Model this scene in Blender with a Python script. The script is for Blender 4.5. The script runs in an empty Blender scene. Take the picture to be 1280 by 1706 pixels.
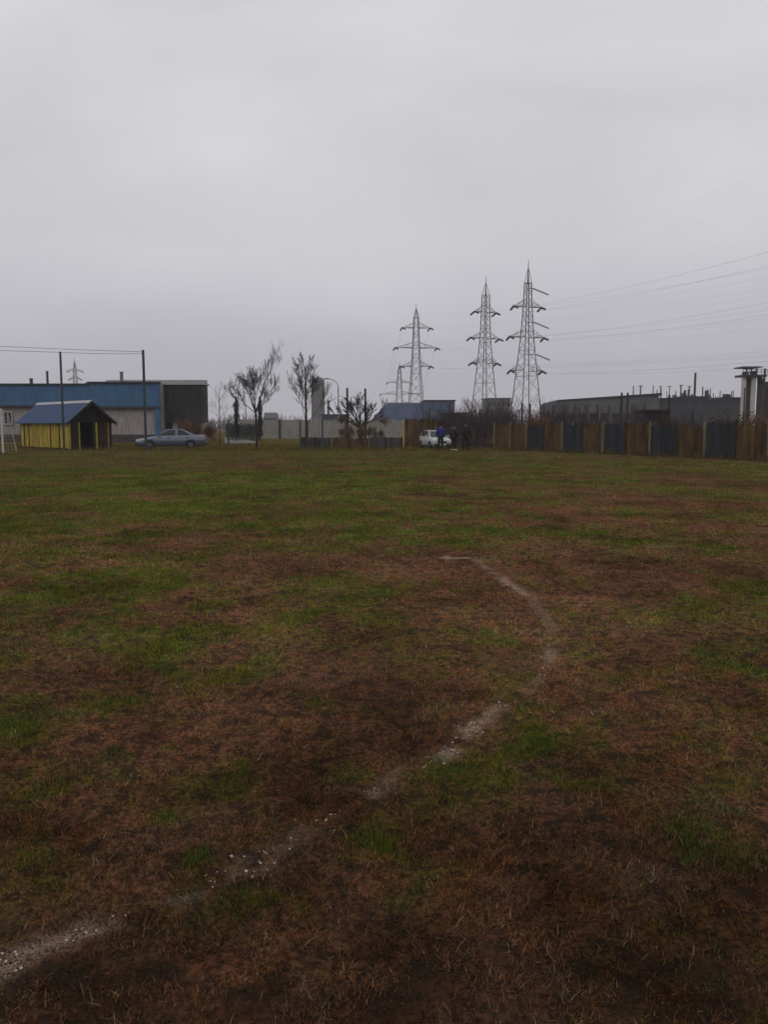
import bpy, math, random
import numpy as np
from mathutils import Vector, Matrix

# ------------------------------------------------------------------ camera, sky, light
SC = bpy.context.scene
COL = SC.collection
F, CX, CY, H, HOR = 1340.0, 640.0, 853.0, 1.6, 710.0      # pixels of the 1280x1706 photograph
TH = math.atan((CY - HOR) / F)                              # camera looks down by this

cam_d = bpy.data.cameras.new('camera')
cam = bpy.data.objects.new('camera', cam_d); COL.objects.link(cam)
cam.location = (0, 0, H); cam.rotation_euler = (math.pi / 2 - TH, 0, 0)
cam_d.sensor_fit = 'VERTICAL'; cam_d.sensor_height = 36.0; cam_d.lens = 36.0 * F / 1706.0
cam_d.clip_start = 0.05; cam_d.clip_end = 6000
SC.camera = cam

world = bpy.data.worlds.new('World'); SC.world = world; world.use_nodes = True
nt = world.node_tree; nt.nodes.clear()
def N(t, **kw):
    n = nt.nodes.new(t)
    for k, v in kw.items(): setattr(n, k, v)
    return n
SUN_EL, SUN_ROT = math.radians(48), math.radians(215)
sky = N('ShaderNodeTexSky', sky_type='NISHITA', sun_disc=False); sky.sun_elevation = SUN_EL; sky.sun_rotation = SUN_ROT
bg1 = N('ShaderNodeBackground'); bg1.inputs['Strength'].default_value = 0.08
nt.links.new(sky.outputs[0], bg1.inputs['Color'])
tc = N('ShaderNodeTexCoord'); mp = N('ShaderNodeMapping'); mp.inputs['Scale'].default_value = (1.0, 1.0, 2.6)
nt.links.new(tc.outputs['Generated'], mp.inputs['Vector'])
nz = N('ShaderNodeTexNoise'); nz.inputs['Scale'].default_value = 1.7; nz.inputs['Detail'].default_value = 5; nz.inputs['Roughness'].default_value = 0.5
nz.inputs['Distortion'].default_value = 0.4
nt.links.new(mp.outputs[0], nz.inputs['Vector'])
cr = N('ShaderNodeValToRGB')
cr.color_ramp.elements[0].position = 0.28; cr.color_ramp.elements[0].color = (0.86, 0.855, 0.87, 1)
cr.color_ramp.elements[1].position = 0.72; cr.color_ramp.elements[1].color = (1.12, 1.12, 1.11, 1)
nt.links.new(nz.outputs[0], cr.inputs[0])
# an overcast sky is brighter overhead than at the horizon all the way round
sx = N('ShaderNodeSeparateXYZ'); nt.links.new(tc.outputs['Generated'], sx.inputs[0])
el = N('ShaderNodeValToRGB'); e_ = el.color_ramp.elements
e_[0].position = 0.0; e_[0].color = (0.458, 0.444, 0.503, 1); e_[1].position = 1.0; e_[1].color = (0.84, 0.83, 0.85, 1)
for p_, c_ in ((0.075, (0.470, 0.457, 0.514, 1)), (0.20, (0.592, 0.582, 0.618, 1)), (0.42, (0.69, 0.68, 0.71, 1))):
    q_ = e_.new(p_); q_.color = c_
nt.links.new(sx.outputs[2], el.inputs[0])
sm = N('ShaderNodeMixRGB', blend_type='MULTIPLY'); sm.inputs[0].default_value = 1
nt.links.new(el.outputs[0], sm.inputs[1]); nt.links.new(cr.outputs[0], sm.inputs[2])
bg2 = N('ShaderNodeBackground'); nt.links.new(sm.outputs[0], bg2.inputs['Color']); bg2.inputs['Strength'].default_value = 1.0
mx = N('ShaderNodeMixShader'); mx.inputs[0].default_value = 0.96
wo = N('ShaderNodeOutputWorld')
nt.links.new(bg1.outputs[0], mx.inputs[1]); nt.links.new(bg2.outputs[0], mx.inputs[2]); nt.links.new(mx.outputs[0], wo.inputs[0])

sd = bpy.data.lights.new('sun', 'SUN'); sd.energy = 0.5; sd.angle = math.radians(40); sd.color = (1, 0.97, 0.93)
sun = bpy.data.objects.new('sun', sd); COL.objects.link(sun); sun.location = (0, 0, 60)
_sv = Vector((math.sin(SUN_ROT) * math.cos(SUN_EL), math.cos(SUN_ROT) * math.cos(SUN_EL), math.sin(SUN_EL)))
sun.rotation_euler = _sv.to_track_quat('Z', 'Y').to_euler()

SC.view_settings.view_transform = 'Standard'; SC.view_settings.look = 'None'
SC.view_settings.exposure = 0.0; SC.view_settings.gamma = 1.0
SC.cycles.max_bounces = 5; SC.cycles.volume_bounces = 1; SC.cycles.pixel_filter_type = 'BLACKMAN_HARRIS'; SC.cycles.filter_width = 1.5

R = random.Random(7)

# ------------------------------------------------------------------ helpers
def at(x, y, D):
    """photo pixel (x, y) at forward distance D (world Y) -> point"""
    u, v = (x - CX) / F, (CY - y) / F
    s = D / (v * math.sin(TH) + math.cos(TH))
    return Vector((u * s, D, H + s * (v * math.cos(TH) - math.sin(TH))))
def gnd(x, y):
    """photo pixel -> point on the flat ground"""
    u, v = (x - CX) / F, (CY - y) / F
    s = H / (math.sin(TH) - v * math.cos(TH))
    return Vector((u * s, s * (v * math.sin(TH) + math.cos(TH)), 0))
def X(x, D): return at(x, 710, D).x
def Z(y, D): return at(640, y, D).z

def mat(name, c, rough=0.8, var=0.18, scale=3.0, metal=0.0, bump=0.0, spec=0.3, tint=False, c2=None, stretch=(1, 1, 1), streak=0.0, coat=0.0):
    m = bpy.data.materials.new(name); m.use_nodes = True
    t = m.node_tree; b = t.nodes['Principled BSDF']
    b.inputs['Roughness'].default_value = rough; b.inputs['Metallic'].default_value = metal
    b.inputs['Specular IOR Level'].default_value = spec; b.inputs['Coat Weight'].default_value = coat
    co = t.nodes.new('ShaderNodeTexCoord'); ma = t.nodes.new('ShaderNodeMapping'); ma.inputs['Scale'].default_value = stretch
    t.links.new(co.outputs['Object'], ma.inputs['Vector'])
    n = t.nodes.new('ShaderNodeTexNoise'); n.inputs['Scale'].default_value = scale; n.inputs['Detail'].default_value = 6; n.inputs['Roughness'].default_value = 0.62
    t.links.new(ma.outputs[0], n.inputs['Vector'])
    r = t.nodes.new('ShaderNodeValToRGB'); r.color_ramp.elements[0].position = 0.32; r.color_ramp.elements[1].position = 0.68
    lo = [v * (1 - var) for v in c]; hi = [min(1, v * (1 + var)) for v in (c2 or c)]
    r.color_ramp.elements[0].color = (*lo, 1); r.color_ramp.elements[1].color = (*hi, 1)
    t.links.new(n.outputs[0], r.inputs[0]); out = r.outputs[0]
    if streak:
        m2 = t.nodes.new('ShaderNodeMapping'); m2.inputs['Scale'].default_value = (5, 5, 0.5); t.links.new(co.outputs['Object'], m2.inputs['Vector'])
        n2 = t.nodes.new('ShaderNodeTexNoise'); n2.inputs['Scale'].default_value = 1.4; n2.inputs['Detail'].default_value = 4
        t.links.new(m2.outputs[0], n2.inputs['Vector'])
        r2 = t.nodes.new('ShaderNodeValToRGB'); r2.color_ramp.elements[0].position = 0.35; r2.color_ramp.elements[1].position = 0.62
        r2.color_ramp.elements[0].color = (1 - streak,) * 3 + (1,); r2.color_ramp.elements[1].color = (1, 1, 1, 1)
        t.links.new(n2.outputs[0], r2.inputs[0])
        mu = t.nodes.new('ShaderNodeMixRGB'); mu.blend_type = 'MULTIPLY'; mu.inputs[0].default_value = 1
        t.links.new(out, mu.inputs[1]); t.links.new(r2.outputs[0], mu.inputs[2]); out = mu.outputs[0]
    if tint:
        a = t.nodes.new('ShaderNodeAttribute'); a.attribute_name = 'tint'
        mu = t.nodes.new('ShaderNodeMixRGB'); mu.blend_type = 'MULTIPLY'; mu.inputs[0].default_value = 1
        t.links.new(out, mu.inputs[1]); t.links.new(a.outputs['Color'], mu.inputs[2]); out = mu.outputs[0]
    t.links.new(out, b.inputs['Base Color'])
    if bump:
        bp = t.nodes.new('ShaderNodeBump'); bp.inputs['Strength'].default_value = bump; bp.inputs['Distance'].default_value = 0.02
        t.links.new(n.outputs[0], bp.inputs['Height']); t.links.new(bp.outputs[0], b.inputs['Normal'])
    return m

class MB:
    def __init__(s): s.v = []; s.f = []; s.t = []; s.tint = 1.0; s.M = None
    def add(s, vs, fs):
        o = len(s.v)
        if s.M is not None: vs = [tuple(s.M @ Vector(p)) for p in vs]
        s.v += [tuple(p) for p in vs]; s.f += [tuple(i + o for i in f) for f in fs]; s.t += [s.tint] * len(vs)
    def box(s, x0, x1, y0, y1, z0, z1):
        s.add([(x0, y0, z0), (x1, y0, z0), (x1, y1, z0), (x0, y1, z0), (x0, y0, z1), (x1, y0, z1), (x1, y1, z1), (x0, y1, z1)],
              [(0, 3, 2, 1), (4, 5, 6, 7), (0, 1, 5, 4), (1, 2, 6, 5), (2, 3, 7, 6), (3, 0, 4, 7)])
    def tube(s, p, q, r0, r1=None, n=6, cap=True):
        p, q = Vector(p), Vector(q); r1 = r0 if r1 is None else r1
        d = q - p
        if d.length < 1e-6: return
        d.normalize(); a = d.orthogonal().normalized(); b = d.cross(a)
        if abs(d.z) > 0.99: a, b = Vector((1, 0, 0)), Vector((0, 1 if d.z > 0 else -1, 0))
        vs = []
        for k, (c, r) in enumerate(((p, r0), (q, r1))):
            for i in range(n):
                g = 2 * math.pi * (i + 0.5) / n; vs.append(c + a * (r * math.cos(g)) + b * (r * math.sin(g)))
        fs = [(i, (i + 1) % n, n + (i + 1) % n, n + i) for i in range(n)]
        if cap: fs += [tuple(range(n - 1, -1, -1)), tuple(range(n, 2 * n))]
        s.add(vs, fs)
    def path(s, pts, rs, n=6, cap=True):
        """one continuous tube through pts"""
        pts = [Vector(p) for p in pts]; vs = []; m = len(pts); up = None
        for k, p in enumerate(pts):
            d = (pts[min(k + 1, m - 1)] - pts[max(k - 1, 0)]).normalized()
            if up is None: up = d.orthogonal().normalized()
            a = (up - d * up.dot(d)); a = a.normalized() if a.length > 1e-4 else d.orthogonal().normalized(); up = a; b = d.cross(a)
            r = rs[k] if hasattr(rs, '__len__') else rs
            for i in range(n):
                g = 2 * math.pi * i / n; vs.append(p + a * (r * math.cos(g)) + b * (r * math.sin(g)))
        fs = [(k * n + i, k * n + (i + 1) % n, (k + 1) * n + (i + 1) % n, (k + 1) * n + i) for k in range(m - 1) for i in range(n)]
        if cap: fs += [tuple(range(n - 1, -1, -1)), tuple(range((m - 1) * n, m * n))]
        s.add(vs, fs)
    def prism(s, poly, d):
        """planar polygon extruded by vector d"""
        n = len(poly); d = Vector(d); vs = [Vector(p) for p in poly] + [Vector(p) + d for p in poly]
        s.add(vs, [tuple(range(n)), tuple(range(2 * n - 1, n - 1, -1))] + [(i, n + i, n + (i + 1) % n, (i + 1) % n) for i in range(n)])
    def build(s, name, m, parent=None, local=False, smooth=False):
        off = Vector((0, 0, 0)) if (parent is None or local) else world_loc(parent)
        me = bpy.data.meshes.new(name)
        me.from_pydata([(a - off.x, b - off.y, c - off.z) for a, b, c in s.v], [], s.f)
        at_ = me.attributes.new('tint', 'FLOAT_COLOR', 'POINT')
        at_.data.foreach_set('color', [w for t in s.t for w in (t, t, t, 1)])
        import bmesh
        bm = bmesh.new(); bm.from_mesh(me); bmesh.ops.recalc_face_normals(bm, faces=bm.faces); bm.to_mesh(me); bm.free()
        if smooth: me.polygons.foreach_set('use_smooth', [True] * len(me.polygons))
        if isinstance(m, str): m = M[m]
        me.materials.append(m)
        o = bpy.data.objects.new(name, me); COL.objects.link(o)
        if parent is not None: o.parent = parent
        return o
def world_loc(o):
    p = Vector(o.location)
    while o.parent: o = o.parent; p += Vector(o.location)
    return p
def tag(o, label, cat, group=None):
    o['label'] = label; o['category'] = cat
    if group: o['group'] = group
    return o
def thing(name, label, cat, loc=(0, 0, 0), group=None):
    o = bpy.data.objects.new(name, None); COL.objects.link(o); o.location = loc; o.empty_display_size = 0.3
    return tag(o, label, cat, group)
def copy_tree(o, parent=None):
    c = o.copy(); COL.objects.link(c); c.parent = parent
    for ch in list(o.children): copy_tree(ch, c)
    return c
def part(name, m, parent, fn, **kw):
    b = MB(); fn(b); return b.build(name, m, parent, **kw)
def boxpart(name, m, parent, *a, **kw): return part(name, m, parent, lambda b: b.box(*a), **kw)

M = {
 'blue_panel': mat('blue_panel', (0.045, 0.122, 0.235), 0.55, 0.14, 1.2, streak=0.18, spec=0.25),
 'blue_roof': mat('blue_roof', (0.028, 0.060, 0.140), 0.5, 0.2, 2, streak=0.25),
 'white_wall': mat('white_wall', (0.30, 0.27, 0.26), 0.9, 0.14, 1.1, streak=0.3),
 'charcoal': mat('charcoal', (0.028, 0.025, 0.027), 0.8, 0.3, 1.0, streak=0.3),
 'plinth': mat('plinth', (0.05, 0.04, 0.034), 0.9, 0.3, 2),
 'flashing': mat('flashing', (0.30, 0.30, 0.31), 0.55, 0.15, 2),
 'glass': mat('glass', (0.012, 0.014, 0.018), 0.08, 0.1, 1, spec=0.4),
 'frame': mat('frame', (0.42, 0.42, 0.42), 0.6, 0.1),
 'dark_metal': mat('dark_metal', (0.03, 0.03, 0.033), 0.55, 0.2, 4),
 'net_post': mat('net_post', (0.035, 0.045, 0.05), 0.6, 0.3, 6),
 'galv': mat('galv', (0.15, 0.15, 0.155), 0.6, 0.2, 2, metal=0.2),
 'pole_grey': mat('pole_grey', (0.26, 0.26, 0.27), 0.7, 0.15, 3),
 'insulator': mat('insulator', (0.035, 0.03, 0.03), 0.4, 0.2, 8),
 'yellow_board': mat('yellow_board', (0.42, 0.31, 0.03), 0.75, 0.3, 5, tint=True, streak=0.42, stretch=(1, 1, 0.3)),
 'yellow_trim': mat('yellow_trim', (0.36, 0.28, 0.06), 0.75, 0.25, 5, streak=0.35),
 'brown_board': mat('brown_board', (0.050, 0.023, 0.009), 0.9, 0.4, 2.2, tint=True, c2=(0.088, 0.050, 0.013), streak=0.45, stretch=(1, 1, 0.3)),
 'navy_board': mat('navy_board', (0.022, 0.025, 0.032), 0.85, 0.3, 4, tint=True, streak=0.4, stretch=(1, 1, 0.3)),
 'fence_post': mat('fence_post', (0.16, 0.135, 0.075), 0.8, 0.25, 6, streak=0.3),
 'navy_plain': mat('navy_plain', (0.020, 0.023, 0.030), 0.85, 0.3, 3, streak=0.35),
 'low_grey': mat('low_grey', (0.05, 0.048, 0.048), 0.9, 0.3, 3, tint=True, streak=0.4),
 'low_rust': mat('low_rust', (0.085, 0.045, 0.020), 0.9, 0.35, 3, tint=True, streak=0.4),
 'dark_wood': mat('dark_wood', (0.011, 0.008, 0.006), 0.9, 0.3, 5, tint=True, stretch=(1, 1, 0.3)),
 'brown_wood': mat('brown_wood', (0.026, 0.017, 0.006), 0.9, 0.35, 5, tint=True, stretch=(1, 1, 0.3)),
 'bark': mat('bark', (0.028, 0.024, 0.021), 0.95, 0.35, 9, bump=0.4),
 'bark_grey': mat('bark_grey', (0.06, 0.052, 0.05), 0.95, 0.3, 9, bump=0.4),
 'twig_purple': mat('twig_purple', (0.042, 0.026, 0.028), 0.95, 0.3, 3),
 'twig_brown': mat('twig_brown', (0.075, 0.042, 0.020), 0.95, 0.3, 3),
 'rust_leaf': mat('rust_leaf', (0.088, 0.040, 0.018), 0.8, 0.4, 4),
 'conifer': mat('conifer', (0.020, 0.024, 0.020), 0.9, 0.35, 6),
 'hedge': mat('hedge', (0.020, 0.028, 0.022), 0.9, 0.4, 3),
 'concrete': mat('concrete', (0.25, 0.245, 0.215), 0.9, 0.14, 1.5, streak=0.2),
 'lane': mat('lane', (0.13, 0.128, 0.122), 0.9, 0.12, 0.8),
 'silver_paint': mat('silver_paint', (0.10, 0.115, 0.15), 0.22, 0.05, 2, metal=0.3, coat=1.0, spec=.5),
 'white_paint': mat('white_paint', (0.34, 0.355, 0.35), 0.35, 0.2, 2, coat=0.5),
 'rubber': mat('rubber', (0.012, 0.012, 0.012), 0.9, 0.2, 10),
 'rim': mat('rim', (0.10, 0.10, 0.105), 0.4, 0.1, 5, metal=0.7),
 'lamp_glass': mat('lamp_glass', (0.7, 0.7, 0.68), 0.1, 0.05, 5, spec=0.7),
 'tail_red': mat('tail_red', (0.25, 0.01, 0.01), 0.2, 0.1, 5),
 'plastic': mat('plastic', (0.018, 0.018, 0.02), 0.6, 0.1, 5),
 'plate': mat('plate', (0.6, 0.6, 0.58), 0.5, 0.05, 5),
 'white_post': mat('white_post', (0.55, 0.52, 0.48), 0.6, 0.2, 5, streak=0.25),
 'net': mat('net', (0.35, 0.35, 0.34), 0.9, 0.1, 5),
 'skin': mat('skin', (0.38, 0.22, 0.16), 0.6, 0.05, 20),
 'hair': mat('hair', (0.02, 0.014, 0.010), 0.8, 0.2, 40),
 'jacket_blue': mat('jacket_blue', (0.015, 0.024, 0.15), 0.75, 0.2, 12),
 'jacket_navy': mat('jacket_navy', (0.014, 0.012, 0.026), 0.8, 0.2, 12),
 'yoke': mat('yoke', (0.085, 0.028, 0.05), 0.8, 0.2, 12),
 'jacket_black': mat('jacket_black', (0.013, 0.010, 0.011), 0.8, 0.2, 12),
 'trousers': mat('trousers', (0.008, 0.009, 0.013), 0.85, 0.2, 12),
 'shoe_dark': mat('shoe_dark', (0.012, 0.011, 0.010), 0.6, 0.2, 12),
 'shoe_white': mat('shoe_white', (0.5, 0.48, 0.45), 0.6, 0.1, 12),
 'hall_blue': mat('hall_blue', (0.045, 0.058, 0.115), 0.6, 0.25, 0.5, streak=0.3),
 'hall_light': mat('hall_light', (0.075, 0.115, 0.175), 0.6, 0.2, 0.5, streak=0.3),
 'hall_grey': mat('hall_grey', (0.092, 0.090, 0.097), 0.85, 0.2, 0.3, streak=0.3),
 'hall_dark': mat('hall_dark', (0.026, 0.029, 0.040), 0.85, 0.3, 0.3, streak=0.3),
 'roof_dark': mat('roof_dark', (0.014, 0.013, 0.016), 0.8, 0.2, 0.5),
 'brick_red': mat('brick_red', (0.055, 0.028, 0.032), 0.9, 0.25, 1.0),
 'silo': mat('silo', (0.15, 0.14, 0.14), 0.9, 0.25, 0.5, streak=0.4),
 'column_white': mat('column_white', (0.46, 0.44, 0.43), 0.7, 0.12, 1.5, streak=0.2),
 'chalk': mat('chalk', (0.36, 0.295, 0.235), 0.95, 0.2, 30),
 'wire': mat('wire', (0.06, 0.06, 0.065), 0.6, 0.1, 1),
}

# ------------------------------------------------------------------ numpy noise and the field's patch map
def _h(ix, iy, seed):
    a = (ix.astype(np.int64) * 374761393 + iy.astype(np.int64) * 668265263 + seed * 144665) & 0xFFFFFFFF
    a = ((a ^ (a >> 13)) * 1274126177) & 0xFFFFFFFF
    return ((a ^ (a >> 16)) & 0xFFFF) / 65535.0
def vn(x, y, seed=0):
    ix, iy = np.floor(x), np.floor(y); fx, fy = x - ix, y - iy
    fx, fy = fx * fx * (3 - 2 * fx), fy * fy * (3 - 2 * fy)
    a, b, c, d = _h(ix, iy, seed), _h(ix + 1, iy, seed), _h(ix, iy + 1, seed), _h(ix + 1, iy + 1, seed)
    return (a * (1 - fx) + b * fx) * (1 - fy) + (c * (1 - fx) + d * fx) * fy
def fbm(x, y, oct=4, seed=0):
    t = 0; w = 0.5; s = 0
    for k in range(oct):
        t = t + w * vn(x, y, seed + k * 17); s += w; w *= 0.55; x = x * 2.03 + 5.1; y = y * 2.03 + 1.7
    return t / s
# green / bare blobs seen in the photograph: pixel x, pixel y, radius px in x, radius px in y, weight
BLOB = [(500, 1050, 110, 40, .55), (300, 1075, 90, 35, .45), (420, 1125, 60, 25, .4), (720, 1080, 90, 35, .4), (560, 1010, 80, 25, .35), (820, 1045, 70, 18, .35),
        (180, 985, 120, 20, .35), (60, 1310, 80, 45, .5), (280, 1360, 45, 22, .75), (320, 1435, 25, 12, .8), (330, 1500, 110, 40, .5), (120, 1430, 120, 50, .25), (50, 1480, 80, 40, .4),
        (560, 1290, 70, 14, .35), (920, 1300, 90, 18, .5), (1010, 1310, 70, 22, .5), (740, 1290, 60, 18, .4), (430, 1510, 90, 35, .45), (900, 1420, 90, 30, .3), (1150, 1370, 60, 25, .25),
        (850, 1450, 120, 30, .2), (1230, 1090, 70, 30, .4), (1150, 1010, 60, 20, .3), (720, 890, 120, 18, .4), (860, 890, 90, 10, .45), (300, 830, 420, 50, .32), (80, 860, 200, 40, .3), (450, 800, 200, 25, .25),
        (1150, 780, 150, 12, .25), (830, 770, 120, 14, .2), (560, 1620, 90, 40, .3), (700, 1500, 60, 40, .25), (1160, 1560, 120, 40, .15),
        (480, 1140, 130, 30, -.5), (320, 1190, 160, 40, -.4), (650, 1160, 120, 40, -.35), (1000, 980, 240, 40, -.4), (900, 940, 300, 25, -.35), (560, 935, 160, 18, -.5), (90, 910, 160, 22, -.3), (1100, 1200, 200, 70, -.35),
        (640, 1230, 200, 30, -.45), (230, 870, 60, 12, -.3), (430, 778, 160, 10, -.35), (1200, 800, 120, 14, -.35), (1050, 850, 200, 20, -.4), (700, 810, 150, 14, -.2), (1000, 1500, 300, 120, -.3), (100, 1650, 150, 50, -.5), (640, 1680, 700, 40, -.35), (250, 1230, 130, 30, -.3), (160, 1120, 120, 40, -.2)]
DIRT = [(640, 1640, 900, 130, .28), (80, 1640, 150, 40, .6), (1000, 1400, 120, 60, .35), (1200, 1470, 120, 60, .4), (700, 1620, 120, 40, .3), (1050, 1620, 160, 50, .4), (745, 1215, 70, 25, .2), (300, 1290, 60, 30, .2), (1150, 1680, 150, 40, .3), (1030, 1070, 120, 30, .15), (100, 955, 100, 18, .3), (560, 1670, 160, 30, .3)]
def to_px(x, y):
    ys = np.maximum(y, 0.35); c, s = math.cos(TH), math.sin(TH)
    dep = ys * c + H * s; up = ys * s - H * c
    return CX + F * x / dep, CY - F * up / dep
def blobs(L, x, y):
    px, py = to_px(x, y); t = np.zeros_like(px)
    for bx, by, rx, ry, w in L:
        t += w * np.exp(-(((px - bx) / rx) ** 2 + ((py - by) / ry) ** 2))
    return np.where((y > 0.8), t, 0)
# chalk line traced on the photograph, projected to the ground, with how much chalk is left
LINE1 = [(-60, 1640, .8), (0, 1612, .9), (35, 1590, .6), (90, 1570, .7), (150, 1556, 1.1), (185, 1540, .8), (240, 1515, .45), (330, 1472, .7), (385, 1450, .85), (430, 1434, .7), (490, 1395, .5), (545, 1362, .5), (600, 1342, .6), (640, 1305, .5), (690, 1278, .6), (740, 1262, .7), (765, 1232, 1.0), (800, 1200, 1.0), (840, 1175, .8), (885, 1150, .4), (905, 1125, .4), (914, 1098, 1.0), (920, 1075, .45), (924, 1050, .4), (905, 1020, .35), (885, 998, .4), (862, 982, 1.2), (838, 965, 1.0), (815, 950, 1.0), (795, 935, 1.0)]
LINE2 = [(-100, 926, .03), (275, 927, .05), (290, 927, .25), (310, 927, .05), (560, 930, .22), (700, 932, .35), (740, 931, 1.5), (785, 931, 1.6), (800, 931, .3), (900, 927, .3), (1060, 917, .25), (1090, 912, .35), (1140, 912, .4), (1170, 912, .05), (1400, 907, .05)]
LINE3 = [(540, 768, .3), (552, 772, .2), (560, 763, .4), (600, 762, .6), (640, 763, .5), (700, 763, .1)]
def poly_pts(L): return [(gnd(a, b).x, gnd(a, b).y, w) for a, b, w in L]
LINES = [poly_pts(LINE1), poly_pts(LINE2), poly_pts(LINE3)]
def chalk(x, y):
    best = np.zeros_like(x)
    for L in LINES:
        for (x0, y0, w0), (x1, y1, w1) in zip(L[:-1], L[1:]):
            dx, dy = x1 - x0, y1 - y0; t = np.clip(((x - x0) * dx + (y - y0) * dy) / (dx * dx + dy * dy + 1e-9), 0, 1)
            d = np.hypot(x - x0 - t * dx, y - y0 - t * dy)
            best = np.maximum(best, (w0 + (w1 - w0) * t) * np.exp(-(d / 0.05) ** 2))
    return best * np.clip((fbm(x * 6.5, y * 6.5, 3, 301) - 0.36) * 4.4, 0, 1)
def field_maps(x, y):
    n1 = fbm(x * 0.8 + 3.3, y * 0.55, 5, 3); n2 = fbm(x * 2.6, y * 2.0, 4, 11); n3 = fbm(x * 7.5, y * 7.0, 3, 29)
    far = np.clip((y - 9) / 14, 0, 1)
    g = 0.36 + 1.3 * (n1 - 0.5) + 1.25 * (n2 - 0.5) + 0.85 * (n3 - 0.5) + 0.20 * far - 0.10 * far * np.clip(x / 8, 0, 1) + 0.75 * blobs(BLOB, x, y)
    g = np.clip(g - 0.12 * np.clip((5.0 - y) / 1.5, 0, 1), 0, 1)
    d = 0.02 + 1.0 * (fbm(x * 1.3 + 9, y * 1.3, 4, 41) - 0.5) + 0.9 * (fbm(x * 6, y * 6, 3, 53) - 0.5) + blobs(DIRT, x, y) - 0.25 * g - 0.12 * far
    return g, np.clip(d, 0, 1)
def distance_tone(x, y):
    # lens falloff and grazing-view brightness painted into the turf: dark near camera, lighter beyond
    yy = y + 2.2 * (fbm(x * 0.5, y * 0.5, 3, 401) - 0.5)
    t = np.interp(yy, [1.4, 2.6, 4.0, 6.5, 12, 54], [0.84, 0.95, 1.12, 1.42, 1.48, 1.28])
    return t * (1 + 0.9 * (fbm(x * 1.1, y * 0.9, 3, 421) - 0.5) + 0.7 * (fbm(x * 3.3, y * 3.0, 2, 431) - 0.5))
def height(x, y):
    near = np.clip(1.3 - np.abs(y - 5) / 16, 0.0, 1) * np.clip(1.5 - np.abs(x) / 14, 0, 1)
    h = 0.05 * (fbm(x * 0.35, y * 0.35, 3, 71) - 0.5) * np.clip(1.5 - np.hypot(x, y) / 60, 0, 1)
    h = h + near * (0.05 * (fbm(x * 3.1, y * 3.1, 3, 83) - 0.5) + 0.055 * (fbm(x * 9, y * 9, 3, 97) - 0.5))
    return h

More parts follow.
